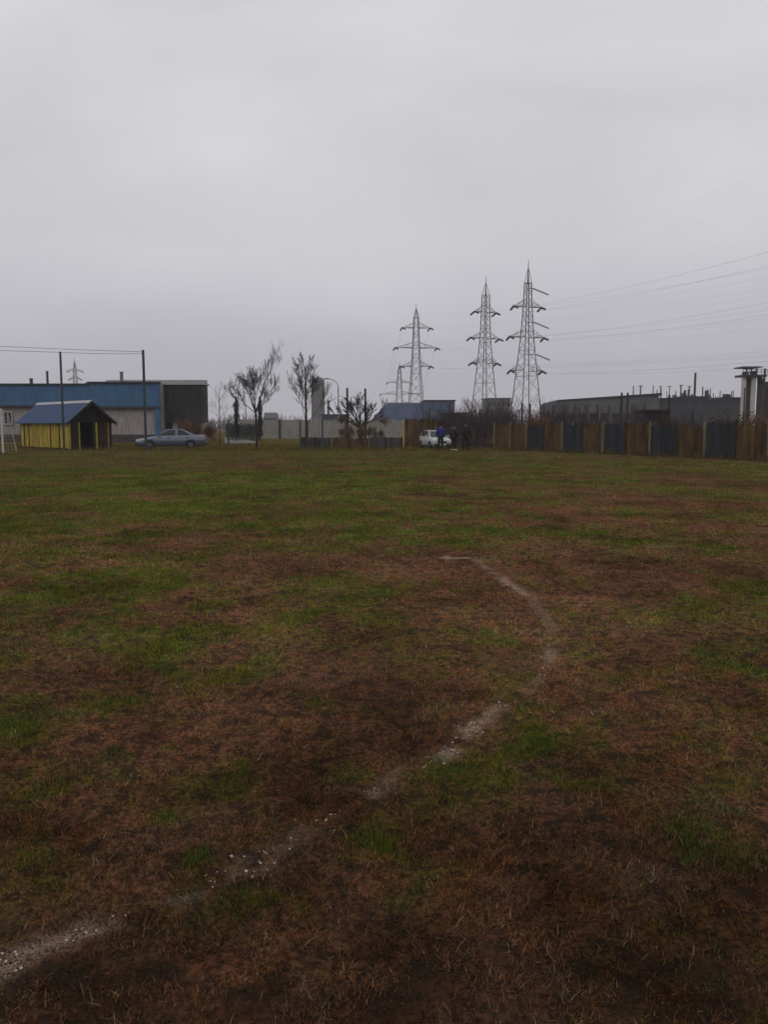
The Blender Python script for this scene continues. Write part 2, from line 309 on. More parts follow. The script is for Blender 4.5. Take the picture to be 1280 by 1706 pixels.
# ------------------------------------------------------------------ ground sheet
def grade(start, stop, first, free, growth, g2at, g2):
    out = [start]; p = start
    while p < stop:
        d = abs(p - start); s = first + growth * max(0, d - free) if d < g2at else first + growth * (g2at - free) + g2 * (d - g2at)
        p += s; out.append(p)
    return out
def make_ground():
    xr = grade(0, 850, 0.036, 2.6, 0.020, 32, 0.14); xs = np.array([-v for v in xr[:0:-1]] + xr)
    yf = grade(1.2, 850, 0.030, 4.5, 0.0135, 62, 0.14); yb = grade(0, 500, 0.06, 0.2, 0.22, 900, 0.2)
    ys = np.array([1.2 - v for v in yb[:0:-1]] + yf)
    Xg, Yg = np.meshgrid(xs, ys); x, y = Xg.ravel(), Yg.ravel(); nx, ny = len(xs), len(ys)
    z = height(x, y); g, d = field_maps(x, y); c = chalk(x, y)
    verge = np.clip((y - 53.3 - 0.5 * (fbm(x * .5, y * .5, 2, 5) - .5)) / 0.7, 0, 1)
    fx, fy = 9.7 / 21.33, -19.0 / 21.33; al = (x - 8.0) * fx + (y - 56.0) * fy; ac = (x - 8.0) * -fy + (y - 56.0) * fx      # along / across the right fence
    strip = np.clip(1 - np.abs(ac + 0.75 + 0.5 * (fbm(x * .8, y * .8, 2, 8) - .5)) / 0.75, 0, 1) * (al > -8) * (al < 45)
    verge = np.clip(np.maximum(np.maximum(verge, .75 * strip), (ac > -.2) * (y > 10) * 1.0), 0, 1)
    me = bpy.data.meshes.new('ground')
    me.vertices.add(nx * ny); me.vertices.foreach_set('co', np.stack([x, y, z], 1).ravel().astype(np.float32))
    i = np.arange(nx * ny).reshape(ny, nx); q = np.stack([i[:-1, :-1], i[:-1, 1:], i[1:, 1:], i[1:, :-1]], -1).reshape(-1, 4)
    me.loops.add(q.size); me.loops.foreach_set('vertex_index', q.ravel().astype(np.int32))
    me.polygons.add(len(q)); me.polygons.foreach_set('loop_start', np.arange(0, q.size, 4, dtype=np.int32))
    me.update(); me.validate(); me.polygons.foreach_set('use_smooth', [True] * len(q))
    a = me.attributes.new('patch', 'FLOAT_COLOR', 'POINT'); a.data.foreach_set('color', np.stack([g, d, c, verge], 1).ravel().astype(np.float32))
    a = me.attributes.new('dry', 'FLOAT', 'POINT'); a.data.foreach_set('value', distance_tone(x, y).astype(np.float32))  # attribute carries the painted brightness, not how dry the turf is
    m = bpy.data.materials.new('turf_soil'); m.use_nodes = True; t = m.node_tree; b = t.nodes['Principled BSDF']
    b.inputs['Roughness'].default_value = 1.0; b.inputs['Specular IOR Level'].default_value = 0.0
    A = t.nodes.new('ShaderNodeAttribute'); A.attribute_name = 'patch'; sp = t.nodes.new('ShaderNodeSeparateColor'); t.links.new(A.outputs['Color'], sp.inputs[0])
    co = t.nodes.new('ShaderNodeTexCoord')
    def noise(sc, det=6, ro=0.65):
        n = t.nodes.new('ShaderNodeTexNoise'); n.inputs['Scale'].default_value = sc; n.inputs['Detail'].default_value = det; n.inputs['Roughness'].default_value = ro
        t.links.new(co.outputs['Object'], n.inputs['Vector']); return n.outputs[0]
    def ramp(src, p0, c0, p1, c1):
        r = t.nodes.new('ShaderNodeValToRGB'); r.color_ramp.elements[0].position = p0; r.color_ramp.elements[1].position = p1
        r.color_ramp.elements[0].color = (*c0, 1); r.color_ramp.elements[1].color = (*c1, 1); t.links.new(src, r.inputs[0]); return r.outputs[0]
    def mix(f, a_, b_):
        x_ = t.nodes.new('ShaderNodeMixRGB'); t.links.new(f, x_.inputs[0]); t.links.new(a_, x_.inputs[1]); t.links.new(b_, x_.inputs[2]); return x_.outputs[0]
    def addm(a_, k, b_, off=0):
        p = t.nodes.new('ShaderNodeMath'); p.operation = 'MULTIPLY_ADD'; t.links.new(b_, p.inputs[0]); p.inputs[1].default_value = k; t.links.new(a_, p.inputs[2])
        s_ = t.nodes.new('ShaderNodeMath'); s_.operation = 'ADD'; s_.use_clamp = True; t.links.new(p.outputs[0], s_.inputs[0]); s_.inputs[1].default_value = off; return s_.outputs[0]
    fine, mid, spk = noise(34), noise(7), noise(120, 3)
    brown = ramp(fine, 0.3, (0.020, 0.0085, 0.0045), 0.66, (0.175, 0.076, 0.040))
    green = ramp(fine, 0.3, (0.014, 0.017, 0.003), 0.68, (0.108, 0.120, 0.016))
    soil = ramp(spk, 0.3, (0.007, 0.005, 0.004), 0.7, (0.040, 0.029, 0.021))
    straw = ramp(mid, 0.3, (0.055, 0.036, 0.012), 0.7, (0.105, 0.078, 0.022))
    c1 = mix(addm(sp.outputs[0], 0.9, mid, -0.45), brown, green)
    c1 = mix(addm(sp.outputs[1], 1.1, fine, -0.55), c1, soil)
    gap = ramp(noise(11, 4, 0.6), 0.40, (0.85, 0.85, 0.85), 0.52, (0, 0, 0)); g2 = ramp(noise(48, 3, 0.6), 0.42, (0.7, 0.7, 0.7), 0.54, (0, 0, 0))
    c1 = mix(gap, c1, soil); c1 = mix(g2, c1, soil)  # dark soil in the tuft gaps, with the shade between tufts painted in
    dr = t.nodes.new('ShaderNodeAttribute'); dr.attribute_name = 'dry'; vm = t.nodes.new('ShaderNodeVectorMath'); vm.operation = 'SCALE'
    t.links.new(c1, vm.inputs[0]); t.links.new(dr.outputs['Fac'], vm.inputs['Scale']); c1 = vm.outputs[0]  # painted distance brightness multiplied into the ground colour
    c1 = mix(A.outputs['Alpha'], c1, straw)
    ch = ramp(spk, 0.38, (0, 0, 0), 0.6, (1, 1, 1)); mm = t.nodes.new('ShaderNodeMath'); mm.operation = 'MULTIPLY'; mm.use_clamp = True
    t.links.new(ch, mm.inputs[0]); t.links.new(sp.outputs[2], mm.inputs[1])
    m8 = t.nodes.new('ShaderNodeMath'); m8.operation = 'MULTIPLY'; m8.inputs[1].default_value = 0.75; t.links.new(mm.outputs[0], m8.inputs[0])
    cc = t.nodes.new('ShaderNodeRGB'); cc.outputs[0].default_value = (0.40, 0.285, 0.21, 1)
    c1 = mix(m8.outputs[0], c1, cc.outputs[0]); t.links.new(c1, b.inputs['Base Color'])
    bp = t.nodes.new('ShaderNodeBump'); bp.inputs['Strength'].default_value = 0.7; bp.inputs['Distance'].default_value = 0.015
    t.links.new(fine, bp.inputs['Height']); t.links.new(bp.outputs[0], b.inputs['Normal'])
    me.materials.append(m)
    o = bpy.data.objects.new('ground', me); COL.objects.link(o); o['kind'] = 'structure'
    o['label'] = 'worn football field of patchy green turf and brown soil'
make_ground()

# ------------------------------------------------------------------ grass blades (nobody could count them)
def blade_mesh(name, zones, seed, label, verge=False):
    rng = np.random.default_rng(seed); V = []; T = []; C = []; off = 0
    for (y0, y1, dens, h0, h1, w0, w1, seg) in zones:
        xw = 0.52 * y1 + 1.6; n = int(dens * (y1 - y0) * 2 * xw)
        x = rng.uniform(-xw, xw, n); y = rng.uniform(y0, y1, n)
        k = np.abs(x) < 0.52 * y + 1.6; x, y = x[k], y[k]
        g, d = field_maps(x, y); c = chalk(x, y)
        cn = fbm(x * 8.5, y * 8.5, 3, 77); keep = rng.random(len(x)) < np.clip(np.where(y < 5.2, 0.74, 0.55) + 0.35 * g + np.where(y < 5.2, 2.2, 3.2) * (cn - 0.5) - 0.6 * d, 0.06, 1)
        if verge: keep[:] = True
        x, y, g, c, cn = x[keep], y[keep], g[keep], c[keep], cn[keep]; n = len(x)
        isg = rng.random(n) < np.clip(1.25 * (g - 0.18) + 0.02, 0.03, 0.95)
        if verge: isg = rng.random(n) < 0.25
        hh = rng.uniform(h0, h1, n) * np.where(isg, 0.75 + 0.35 * g, 0.75) * rng.choice([1, 1, 1, 1, 1, 1, 1.3, 2.2], n) * (0.55 + 0.9 * cn)
        lean = np.where(isg, rng.uniform(0.15, 1.0, n), rng.uniform(0.6, 1.52, n)); az = rng.uniform(0, 2 * math.pi, n)
        w = rng.uniform(w0, w1, n); z = height(x, y) - 0.004
        dx, dy = np.cos(az), np.sin(az); fa = az + rng.uniform(-0.9, 0.9, n) + math.pi / 2; sx, sy = np.cos(fa) * w / 2, np.sin(fa) * w / 2
        lx, lz = np.sin(lean) * hh, np.cos(lean) * hh
        base = rng.random((n, 1))
        cg = np.array([0.020, 0.030, 0.004]) * (1 - base) + np.array([0.122, 0.156, 0.020]) * base
        b2 = rng.random((n, 1)) ** 1.6
        cb = np.array([0.028, 0.012, 0.006]) * (1 - b2) + np.array([0.255, 0.120, 0.058]) * b2
        hue = (fbm(x * 4.1, y * 4.1, 2, 131) - 0.5)[:, None] * 2.6; cb = cb * (1 + hue * np.array([0.30, 0.05, -0.35])) * (0.72 + 0.55 * fbm(x * 6.3, y * 6.3, 2, 151)[:, None])
        cg = cg * (1 - hue * np.array([-0.30, 0.05, 0.1]))
        st = rng.random((n, 1)) > 0.968; cb = np.where(st, np.array([0.30, 0.23, 0.14]), cb)
        if verge: cb = cb * np.array([0.8, 0.75, 0.5])
        col = np.where(isg[:, None], cg, cb) * np.clip(distance_tone(x, y), .4, 1.9)[:, None]  # blades take the same painted distance brightness
        wc = np.clip((c - .05) * rng.uniform(-.1, 1.5, n), 0, 0.8)[:, None]; col = col * (1 - wc) + np.array([0.40, 0.31, 0.24]) * wc
        P = lambda fx, fz, s: np.stack([x + dx * lx * fx + sx * s, y + dy * lx * fx + sy * s, z + lz * fz], 1)
        if seg == 2:
            vs = np.stack([P(0, 0, 1), P(0, 0, -1), P(.38, .6, .75), P(.38, .6, -.75), P(1, 1, 0)], 1)
            tr = np.array([[0, 1, 3], [0, 3, 2], [2, 3, 4]])
        else:
            vs = np.stack([P(0, 0, 1), P(0, 0, -1), P(1, 1, 0)], 1); tr = np.array([[0, 1, 2]])
        m = vs.shape[1]; V.append(vs.reshape(-1, 3)); C.append(np.repeat(col, m, 0))
        T.append((tr[None] + (np.arange(n) * m)[:, None, None] + off).reshape(-1, 3)); off += n * m
    V = np.concatenate(V); T = np.concatenate(T); C = np.concatenate(C)
    me = bpy.data.meshes.new(name); me.vertices.add(len(V)); me.vertices.foreach_set('co', V.ravel().astype(np.float32))
    me.loops.add(T.size); me.loops.foreach_set('vertex_index', T.ravel().astype(np.int32))
    me.polygons.add(len(T)); me.polygons.foreach_set('loop_start', np.arange(0, T.size, 3, dtype=np.int32)); me.update()
    a = me.attributes.new('blade', 'FLOAT_COLOR', 'POINT'); a.data.foreach_set('color', np.concatenate([C, np.ones((len(C), 1))], 1).ravel().astype(np.float32))
    if 'blade' not in M:
        m = bpy.data.materials.new('blade'); m.use_nodes = True; t = m.node_tree; b = t.nodes['Principled BSDF']
        A = t.nodes.new('ShaderNodeAttribute'); A.attribute_name = 'blade'; t.links.new(A.outputs['Color'], b.inputs['Base Color'])
        b.inputs['Roughness'].default_value = 0.8; b.inputs['Specular IOR Level'].default_value = 0.0; M['blade'] = m
    me.materials.append(M['blade'])
    o = bpy.data.objects.new(name, me); COL.objects.link(o); o['kind'] = 'stuff'; tag(o, label, 'grass')
blade_mesh('grass', [(1.3, 3.2, 36000, .012, .034, .0014, .0030, 2), (3.2, 5.2, 24000, .012, .034, .0020, .0042, 1), (5.2, 9, 9500, .012, .034, .003, .006, 1), (9, 17, 3000, .014, .036, .006, .012, 1), (17, 31, 560, .016, .04, .012, .022, 1), (31, 53.4, 130, .018, .045, .022, .04, 1)],
           5, 'short matted green and brown turf blades covering the worn field')
blade_mesh('verge_grass', [(53.2, 56.2, 260, .10, .26, .008, .02, 1), (57.5, 70, 60, .12, .3, .015, .03, 1)], 9, 'longer yellow brown grass on the verge beyond the field', True)

# chalk flakes left of the pitch marking
def chalk_line():
    rng = np.random.default_rng(3); b = MB()
    for L in LINES:
        for (x0, y0, w0), (x1, y1, w1) in zip(L[:-1], L[1:]):
            ln = math.hypot(x1 - x0, y1 - y0); nn = int(min(ln, 12) * 900 / (1 + 0.06 * y0))
            for k in range(nn):
                t = rng.random(); w = w0 + (w1 - w0) * t
                o = rng.normal(0, 0.028)
                x = x0 + (x1 - x0) * t + rng.normal(0, .02) - (y1 - y0) / ln * o; y = y0 + (y1 - y0) * t + (x1 - x0) / ln * o
                cl = float(fbm(np.array([x * 9.0]), np.array([y * 9.0]), 3, 201)[0])
                if rng.random() > .36 * w * w * max(0, (cl - 0.46) * 4.5): continue
                z = float(height(np.array([x]), np.array([y]))[0]) + rng.uniform(-.003, .007)
                r = rng.uniform(.0025, .0075) * (1 if rng.random() < .93 else 1.6); m = 5; a0 = rng.uniform(0, 6.28)
                top = [(x + r * rng.uniform(.6, 1.1) * math.cos(a0 + 6.283 * i / m), y + r * rng.uniform(.6, 1.1) * math.sin(a0 + 6.283 * i / m), z + rng.uniform(-.003, .003)) for i in range(m)]
                b.add(top + [(x, y, z - .012)], [tuple(range(m))] + [(i, m, (i + 1) % m) for i in range(m)])
    o = b.build('chalk_line', 'chalk'); o['kind'] = 'stuff'; tag(o, 'worn broken white chalk marking curving across the foreground turf', 'pitch marking')
chalk_line()

# pale lane beyond the field
def lane():
    p = [gnd(374, 738.5), gnd(432, 738.5), gnd(415, 733), gnd(392, 728.5), gnd(374, 728)]
    b = MB(); b.prism([(v.x, v.y, 0.03) for v in p], (0, 0, -0.12))
    o = b.build('lane', 'lane'); o['kind'] = 'structure'; o['label'] = 'pale concrete lane between the parked sedan and the bare tree'
lane()

# ------------------------------------------------------------------ far buildings
def blue_building():
    Yl, Yr = 84.0, 79.0
    t = thing('long_building', 'long low building with blue panel fascia and pale wall behind the shed', 'building', (X(170, Yr), Yr, 0))
    x0, xm, x1 = X(-260, Yl), X(152, Yl), X(267, Yr); xr0 = X(152, Yr)
    boxpart('wall', 'white_wall', t, x0, xm + 1.0, Yl + .3, Yl + 14, 0, Z(641, Yl))
    boxpart('wall', 'white_wall', t, xr0, x1, Yr + .3, Yr + 16, 0, Z(638, Yr))
    for (a, b_, Y, zt, zb) in ((x0, xm, Yl, Z(641, Yl), Z(675, Yl)), (xr0, x1, Yr, Z(638, Yr), Z(677, Yr))):
        n = max(1, round((b_ - a) / 3.0)); w = (b_ - a) / n
        for k in range(n): boxpart('fascia_panel', 'blue_panel', t, a + k * w + .006, a + (k + 1) * w - .006, Y + .05 + R.uniform(0, .012), Y + .29, zb, zt)
        boxpart('roof_edge', 'dark_metal', t, a - .1, b_ + .05, Y - .15, Y + .6, zt + .002, zt + .13)
        boxpart('drip_rail', 'dark_metal', t, a, b_, Y - .05, Y + .28, zb - .22, zb - .003)
        boxpart('plinth', 'plinth', t, a, b_, Y + .12, Y + .29, 0, Z(724, Y))
    boxpart('parapet', 'flashing', t, X(150, Yr) , X(345, Yr + 5), Yr + 5, Yr + 5.5, 4, Z(633, Yr + 5))
    boxpart('corner_pilaster', 'blue_panel', t, X(258, Yr), x1 + .004, Yr + .0, Yr + .285, 0, Z(677, Yr) - .23)
    def win(xa, xb, ya, yb, Y, zoff=0):
        w = boxpart('window', 'glass', t, X(xa, Y), X(xb, Y), Y + .2, Y + .28, Z(yb, Y), Z(ya, Y))
        f = MB(); a, b_, c, d = X(xa, Y), X(xb, Y), Z(yb, Y), Z(ya, Y)
        f.box(a - .08, a, Y + .12, Y + .29, c - .08, d + .08); f.box(b_, b_ + .08, Y + .12, Y + .29, c - .08, d + .08)
        f.box(a, b_, Y + .12, Y + .29, d, d + .08); f.box(a, b_, Y + .10, Y + .29, c - .08, c); f.box((a + b_) / 2 - .03, (a + b_) / 2 + .03, Y + .13, Y + .19, c, d)
        f.build('frame', 'frame', w)
    for xa in (-150, -90, -30, 6): win(xa, xa + 12, 687, 706, Yl)
    # roof outlets
    for x_, yt, Y, r in ((82, 620, Yl + 4, .12), (55, 632, Yl + 3, .16), (205, 621, Yr + 4, .17)):
        part('roof_vent', 'dark_metal' if r < .165 else 'galv', t, lambda b: (b.tube((X(x_, Y), Y, 4.5), (X(x_, Y), Y, Z(yt, Y)), r, n=8), b.tube((X(x_, Y), Y, Z(yt, Y)), (X(x_, Y), Y, Z(yt, Y) + .1), r * 1.3, n=8)))
    def blob(b):
        for k in range(5): a = X(140 + 3 * k, Yl + 2); b.box(a, a + .25, Yl + 2, Yl + 2.5, 5, Z(638, Yl) + R.uniform(-.05, .3))
    part('roof_unit', 'dark_metal', t, blob)
    # charcoal block at the right end
    Yc = 80.5; t2 = thing('charcoal_block', 'dark charcoal clad block at the right end of the blue building', 'building', (X(305, Yc), Yc, 0))
    a, b_ = X(268, Yc), X(340, Yc)
    boxpart('wall', 'white_wall', t2, a, b_, Yc + .3, Yc + 2.0, 0, Z(704, Yc))
    boxpart('plinth', 'plinth', t2, a, b_, Yc + .1, Yc + .29, 0, Z(728, Yc))
    n = 10; w = (b_ - a) / n
    for k in range(n): boxpart('cladding_panel', 'charcoal', t2, a + k * w + .01, a + (k + 1) * w - .01, Yc + .05 + .03 * (k % 2), Yc + 2.0, Z(704, Yc) + .004, Z(641, Yc) - R.uniform(0, .02))
    boxpart('roof_edge', 'flashing', t2, a - .05, b_ + .12, Yc - .1, Yc + 2.1, Z(641, Yc) + .004, Z(639, Yc) + .06)
    for k, (u0, u1) in enumerate(((.05, .25), (.38, .6), (.7, .9))):
        boxpart('window', 'glass', t2, a + u0 * (b_ - a), a + u1 * (b_ - a), Yc + .22, Yc + .29, 1.0, 2.0)
blue_building()

def hall_left():
    Y = 140.0; t = thing('blue_hall', 'blue metal hall with pale piers behind the brown tall fence panel', 'building', (X(690, Y), Y, 0))
    a, b_, zb, zt = X(622, Y), X(706, Y), Z(702, Y), Z(670, Y)
    boxpart('wall', 'concrete', t, a, b_, Y + 1, Y + 18, 0, zb)
    part('roof', 'hall_blue', t, lambda b: b.add([(a - .5, Y, zb), (b_, Y, zb), (b_, Y + 19, zb), (a - .5, Y + 19, zb), (a + 2.4, Y + 3.2, zt), (b_, Y + 3.2, zt), (b_, Y + 16, zt), (a + 2.4, Y + 16, zt)],
        [(0, 1, 5, 4), (1, 2, 6, 5), (2, 3, 7, 6), (3, 0, 4, 7), (4, 5, 6, 7), (3, 2, 1, 0)]))
    for k in range(9): x_ = a + (b_ - a) * (k + .3) / 9; boxpart('pier', 'plinth', t, x_, x_ + .45, Y + .75, Y + .995, 0, zb - .01)
    c, d = X(706, Y), X(758, Y); n = 5; w = (d - c) / n
    boxpart('annex_wall', 'hall_light', t, c + .05, d - .02, Y + .4, Y + 18, 0, Z(668, Y))
    for k in range(n): boxpart('cladding_panel', 'hall_light', t, c + k * w + .03, c + (k + 1) * w - .03, Y + .2 + .05 * (k % 2), Y + .39, 1.0, Z(668.3, Y))
    boxpart('roof_edge', 'roof_dark', t, c - .02, d + .2, Y, Y + 18.2, Z(668, Y) + .01, Z(666.3, Y))
    for k in range(3): boxpart('window', 'glass', t, c + .6 + k * 1.7, c + 1.6 + k * 1.7, Y + .12, Y + .24, 1.6, 2.7)
hall_left()

def hall_grey():
    Y = 160.0; t = thing('grey_hall', 'long grey factory hall with thin dark roof edge behind the board fence', 'building', (X(1005, Y), Y, 0))
    a, b_ = X(905, Y + 25), X(1097, Y)
    za, zb = Z(668.5, Y), Z(659, Y); Ya, Yb = Y + 12, Y
    poly = [(a, Ya, 0), (b_, Yb, 0), (b_, Yb, zb), (a, Ya, Z(668.5, Ya))]
    part('wall', 'hall_grey', t, lambda b: b.prism(poly, (2, 26, 0)))
    def edge(b):
        p = [Vector((a + .5, Ya - .5, Z(669, Ya))), Vector((b_ + .4, Yb - .5, zb))]
        b.prism([p[0], p[1], p[1] + Vector((0, 0, .5)), p[0] + Vector((0, 0, .35))], (2, 27, 0))
    part('roof_edge', 'roof_dark', t, edge)
    d = Vector((b_ - a, Yb - Ya, 0)); L = d.length; d.normalize(); nrm = Vector((d.y, -d.x, 0))
    for k in range(9):
        p = Vector((a, Ya, 0)) + d * (L * (k + .15) / 9); q = p + d * (L * .6 / 9)
        part('window', 'glass', t, lambda b: b.prism([p + nrm * .1 + Vector((0, 0, 3.0)), q + nrm * .1 + Vector((0, 0, 3.0)), q + nrm * .1 + Vector((0, 0, 4.3)), p + nrm * .1 + Vector((0, 0, 4.3))], -nrm * .09))
        part('pilaster', 'hall_dark', t, lambda b: b.prism([p - d * .9, p - d * .5, p - d * .5 + Vector((0, 0, 6)), p - d * .9 + Vector((0, 0, 6))], nrm * .2))
    # lower annex block
    c, e = X(1074, 60), X(1117, 60)
    t3 = thing('tool_shed', 'dark navy flat roofed shed with reddish roof edge rising behind the fence', 'shed', ((c + e) / 2, 60, 0))
    boxpart('wall', 'navy_plain', t3, c, e, 60, 62.5, 0, Z(685, 60))
    boxpart('roof', 'brick_red', t3, c - .08, e + .08, 59.8, 62.7, Z(685, 60) + .004, Z(682, 60))
    boxpart('door', 'dark_metal', t3, c + .3, c + 1.1, 59.95, 59.995, 0, 1.95)
    for k in range(5): boxpart('wall_batten', 'charcoal', t3, c + .02 + k * (e - c - .1) / 4, c + .07 + k * (e - c - .1) / 4, 59.955, 59.994, 1.96 if k in (1, 2) else 0.02, Z(685, 60) - .02)
    Y2 = 185.0; t2 = thing('factory_range', 'low dark blue grey factory range under the row of masts', 'building', (X(1165, Y2), Y2, 0))
    a, b_ = X(1098, Y2), X(1245, Y2); xs = [a, X(1135, Y2), X(1180, Y2), X(1200, Y2), b_]; tops = [666, 663, 668, 664.5]
    for k in range(4):
        zt = Z(tops[k], Y2)
        boxpart('wall', 'hall_dark', t2, xs[k] + .02, xs[k + 1] - .02, Y2 + .3 * k, Y2 + 20, 0, zt)
        boxpart('roof_edge', 'roof_dark', t2, xs[k] + .02, xs[k + 1] - .04, Y2 + .3 * k - .4, Y2 + 20, zt + .004, zt + .4)
        nw = max(1, int((xs[k + 1] - xs[k]) / 2.4))
        for j in range(nw): x_ = xs[k] + .6 + j * 2.4; boxpart('window', 'glass', t2, x_, min(x_ + 1.5, xs[k + 1] - .2), Y2 + .3 * k - .06, Y2 + .3 * k - .005, zt - 3.2, zt - 1.7)
    rc = random.Random(5)
    for k in range(26):
        px = rc.uniform(1098, 1228); a_ = X(px, Y2); hgt = rc.uniform(.4, 1.7); w_ = rc.uniform(.12, .8)
        zt = Z(np.interp(px, [1098, 1135, 1136, 1180, 1181, 1200, 1201, 1245], [666, 666, 663, 663, 668, 668, 664.5, 664.5]), Y2) + .402
        if rc.random() < .5: part('roof_pipe', 'galv', t2, lambda b: b.tube((a_, Y2 + 2, zt), (a_, Y2 + 2, zt + hgt * 1.5), .12, n=6))
        else: boxpart('roof_unit', rc.choice(['hall_grey', 'hall_dark', 'charcoal']), t2, a_, a_ + w_, Y2 + 1.5 + .1 * k, Y2 + 1.55 + .1 * k + w_, zt, zt + hgt)
    Y3 = 260.0; t4 = thing('flat_roof_block', 'pale grey flat roofed block between the two nearest pylons', 'building', (X(832, Y3), Y3, 0))
    a, b_ = X(811, Y3), X(850, Y3)
    boxpart('wall', 'hall_grey', t4, a, b_, Y3, Y3 + 12, 0, Z(664.5, Y3)); boxpart('roof_edge', 'roof_dark', t4, a - .3, b_ + .3, Y3 - .3, Y3 + 12.3, Z(664.5, Y3) + .004, Z(663, Y3))
    for k in range(5): boxpart('window', 'glass', t4, a + .6 + k * 1.45, a + 1.5 + k * 1.45, Y3 - .08, Y3 - .01, Z(676, Y3), Z(670, Y3))
    # dark garage behind the three people
    Y4 = 95.0; t5 = thing('dark_garage', 'dark flat roofed garage behind the three standing people', 'garage', (X(765, Y4), Y4, 0))
    a, b_ = X(745, Y4), X(778, Y4)
    boxpart('wall', 'plinth', t5, a, b_, Y4, Y4 + 5, 0, Z(690, Y4)); boxpart('roof', 'roof_dark', t5, a - .2, b_ + .2, Y4 - .2, Y4 + 5.2, Z(690, Y4) + .004, Z(687.3, Y4)); boxpart('door', 'dark_metal', t5, a + .3, a + 1.9, Y4 - .05, Y4 - .004, 0, 2.1)
    # far silo and chimney
    Ys = 300.0; xs_ = X(530.5, Ys); r = 10.5 * Ys / F
    s = thing('concrete_silo', 'tall round grey silo with domed top behind the upright bare tree', 'silo', (xs_, Ys, 0))
    zt = Z(634, Ys); prof = [(r, 0), (r, zt), (r * .93, zt + .5), (r * .7, zt + 1.0), (r * .3, zt + 1.2), (.02, zt + 1.25)]
    def lathe(b):
        n = 20; vs = [(xs_ + q * math.cos(6.2832 * i / n), Ys + q * math.sin(6.2832 * i / n), z) for q, z in prof for i in range(n)]
        b.add(vs, [(k * n + i, k * n + (i + 1) % n, (k + 1) * n + (i + 1) % n, (k + 1) * n + i) for k in range(len(prof) - 1) for i in range(n)])
    part('shell', 'silo', s, lathe, smooth=True)
    for k in range(7):
        a = math.pi + math.pi * (k + .5) / 7; part('rib', 'silo', s, lambda b: b.tube((xs_ + r * 1.01 * math.cos(a), Ys + r * 1.01 * math.sin(a), 0), (xs_ + r * 1.01 * math.cos(a), Ys + r * 1.01 * math.sin(a), zt), .16, n=5))
    for zz in (6, 10, 14): part('hoop', 'silo', s, lambda b: [b.tube((xs_ + r * 1.03 * math.cos(6.2832 * i / 20), Ys + r * 1.03 * math.sin(6.2832 * i / 20), zz), (xs_ + r * 1.03 * math.cos(6.2832 * (i + 1) / 20), Ys + r * 1.03 * math.sin(6.2832 * (i + 1) / 20), zz), .1, n=4) for i in range(20)])
    Yh = 220.0; h = thing('boiler_chimney', 'short grey chimney stack on a low boiler house right of the silo', 'chimney', (X(547, Yh), Yh, 0))
    boxpart('boiler_house', 'hall_dark', h, X(536, Yh), X(580, Yh), Yh, Yh + 8, 0, Z(692, Yh)); boxpart('roof_edge', 'roof_dark', h, X(535, Yh), X(581, Yh), Yh - .3, Yh + 8.3, Z(692, Yh) + .01, Z(690, Yh))
    part('stack', 'silo', h, lambda b: b.tube((X(547, Yh), Yh + 1, 0), (X(547, Yh), Yh + 1, Z(668, Yh)), .42, .34, n=10)); part('cap', 'dark_metal', h, lambda b: b.tube((X(547, Yh), Yh + 1, Z(668, Yh)), (X(547, Yh), Yh + 1, Z(667, Yh)), .42, n=10))
    Yq = 240.0; q = thing('distant_house', 'distant grey house roof above the concrete wall', 'house', (X(449, Yq), Yq, 0))
    a, b_ = X(440, Yq), X(459, Yq); boxpart('wall', 'hall_grey', q, a, b_, Yq, Yq + 6, 0, Z(697, Yq))
    part('roof', 'hall_grey', q, lambda b: b.prism([(a - .2, Yq - .2, Z(697, Yq) + .01), (a - .2, Yq + 6.2, Z(697, Yq) + .01), (a - .2, Yq + 3, Z(687, Yq))], (b_ - a + .4, 0, 0)))
    boxpart('window', 'glass', q, a + .8, a + 1.8, Yq - .06, Yq - .005, 1.5, 2.6)
hall_grey()

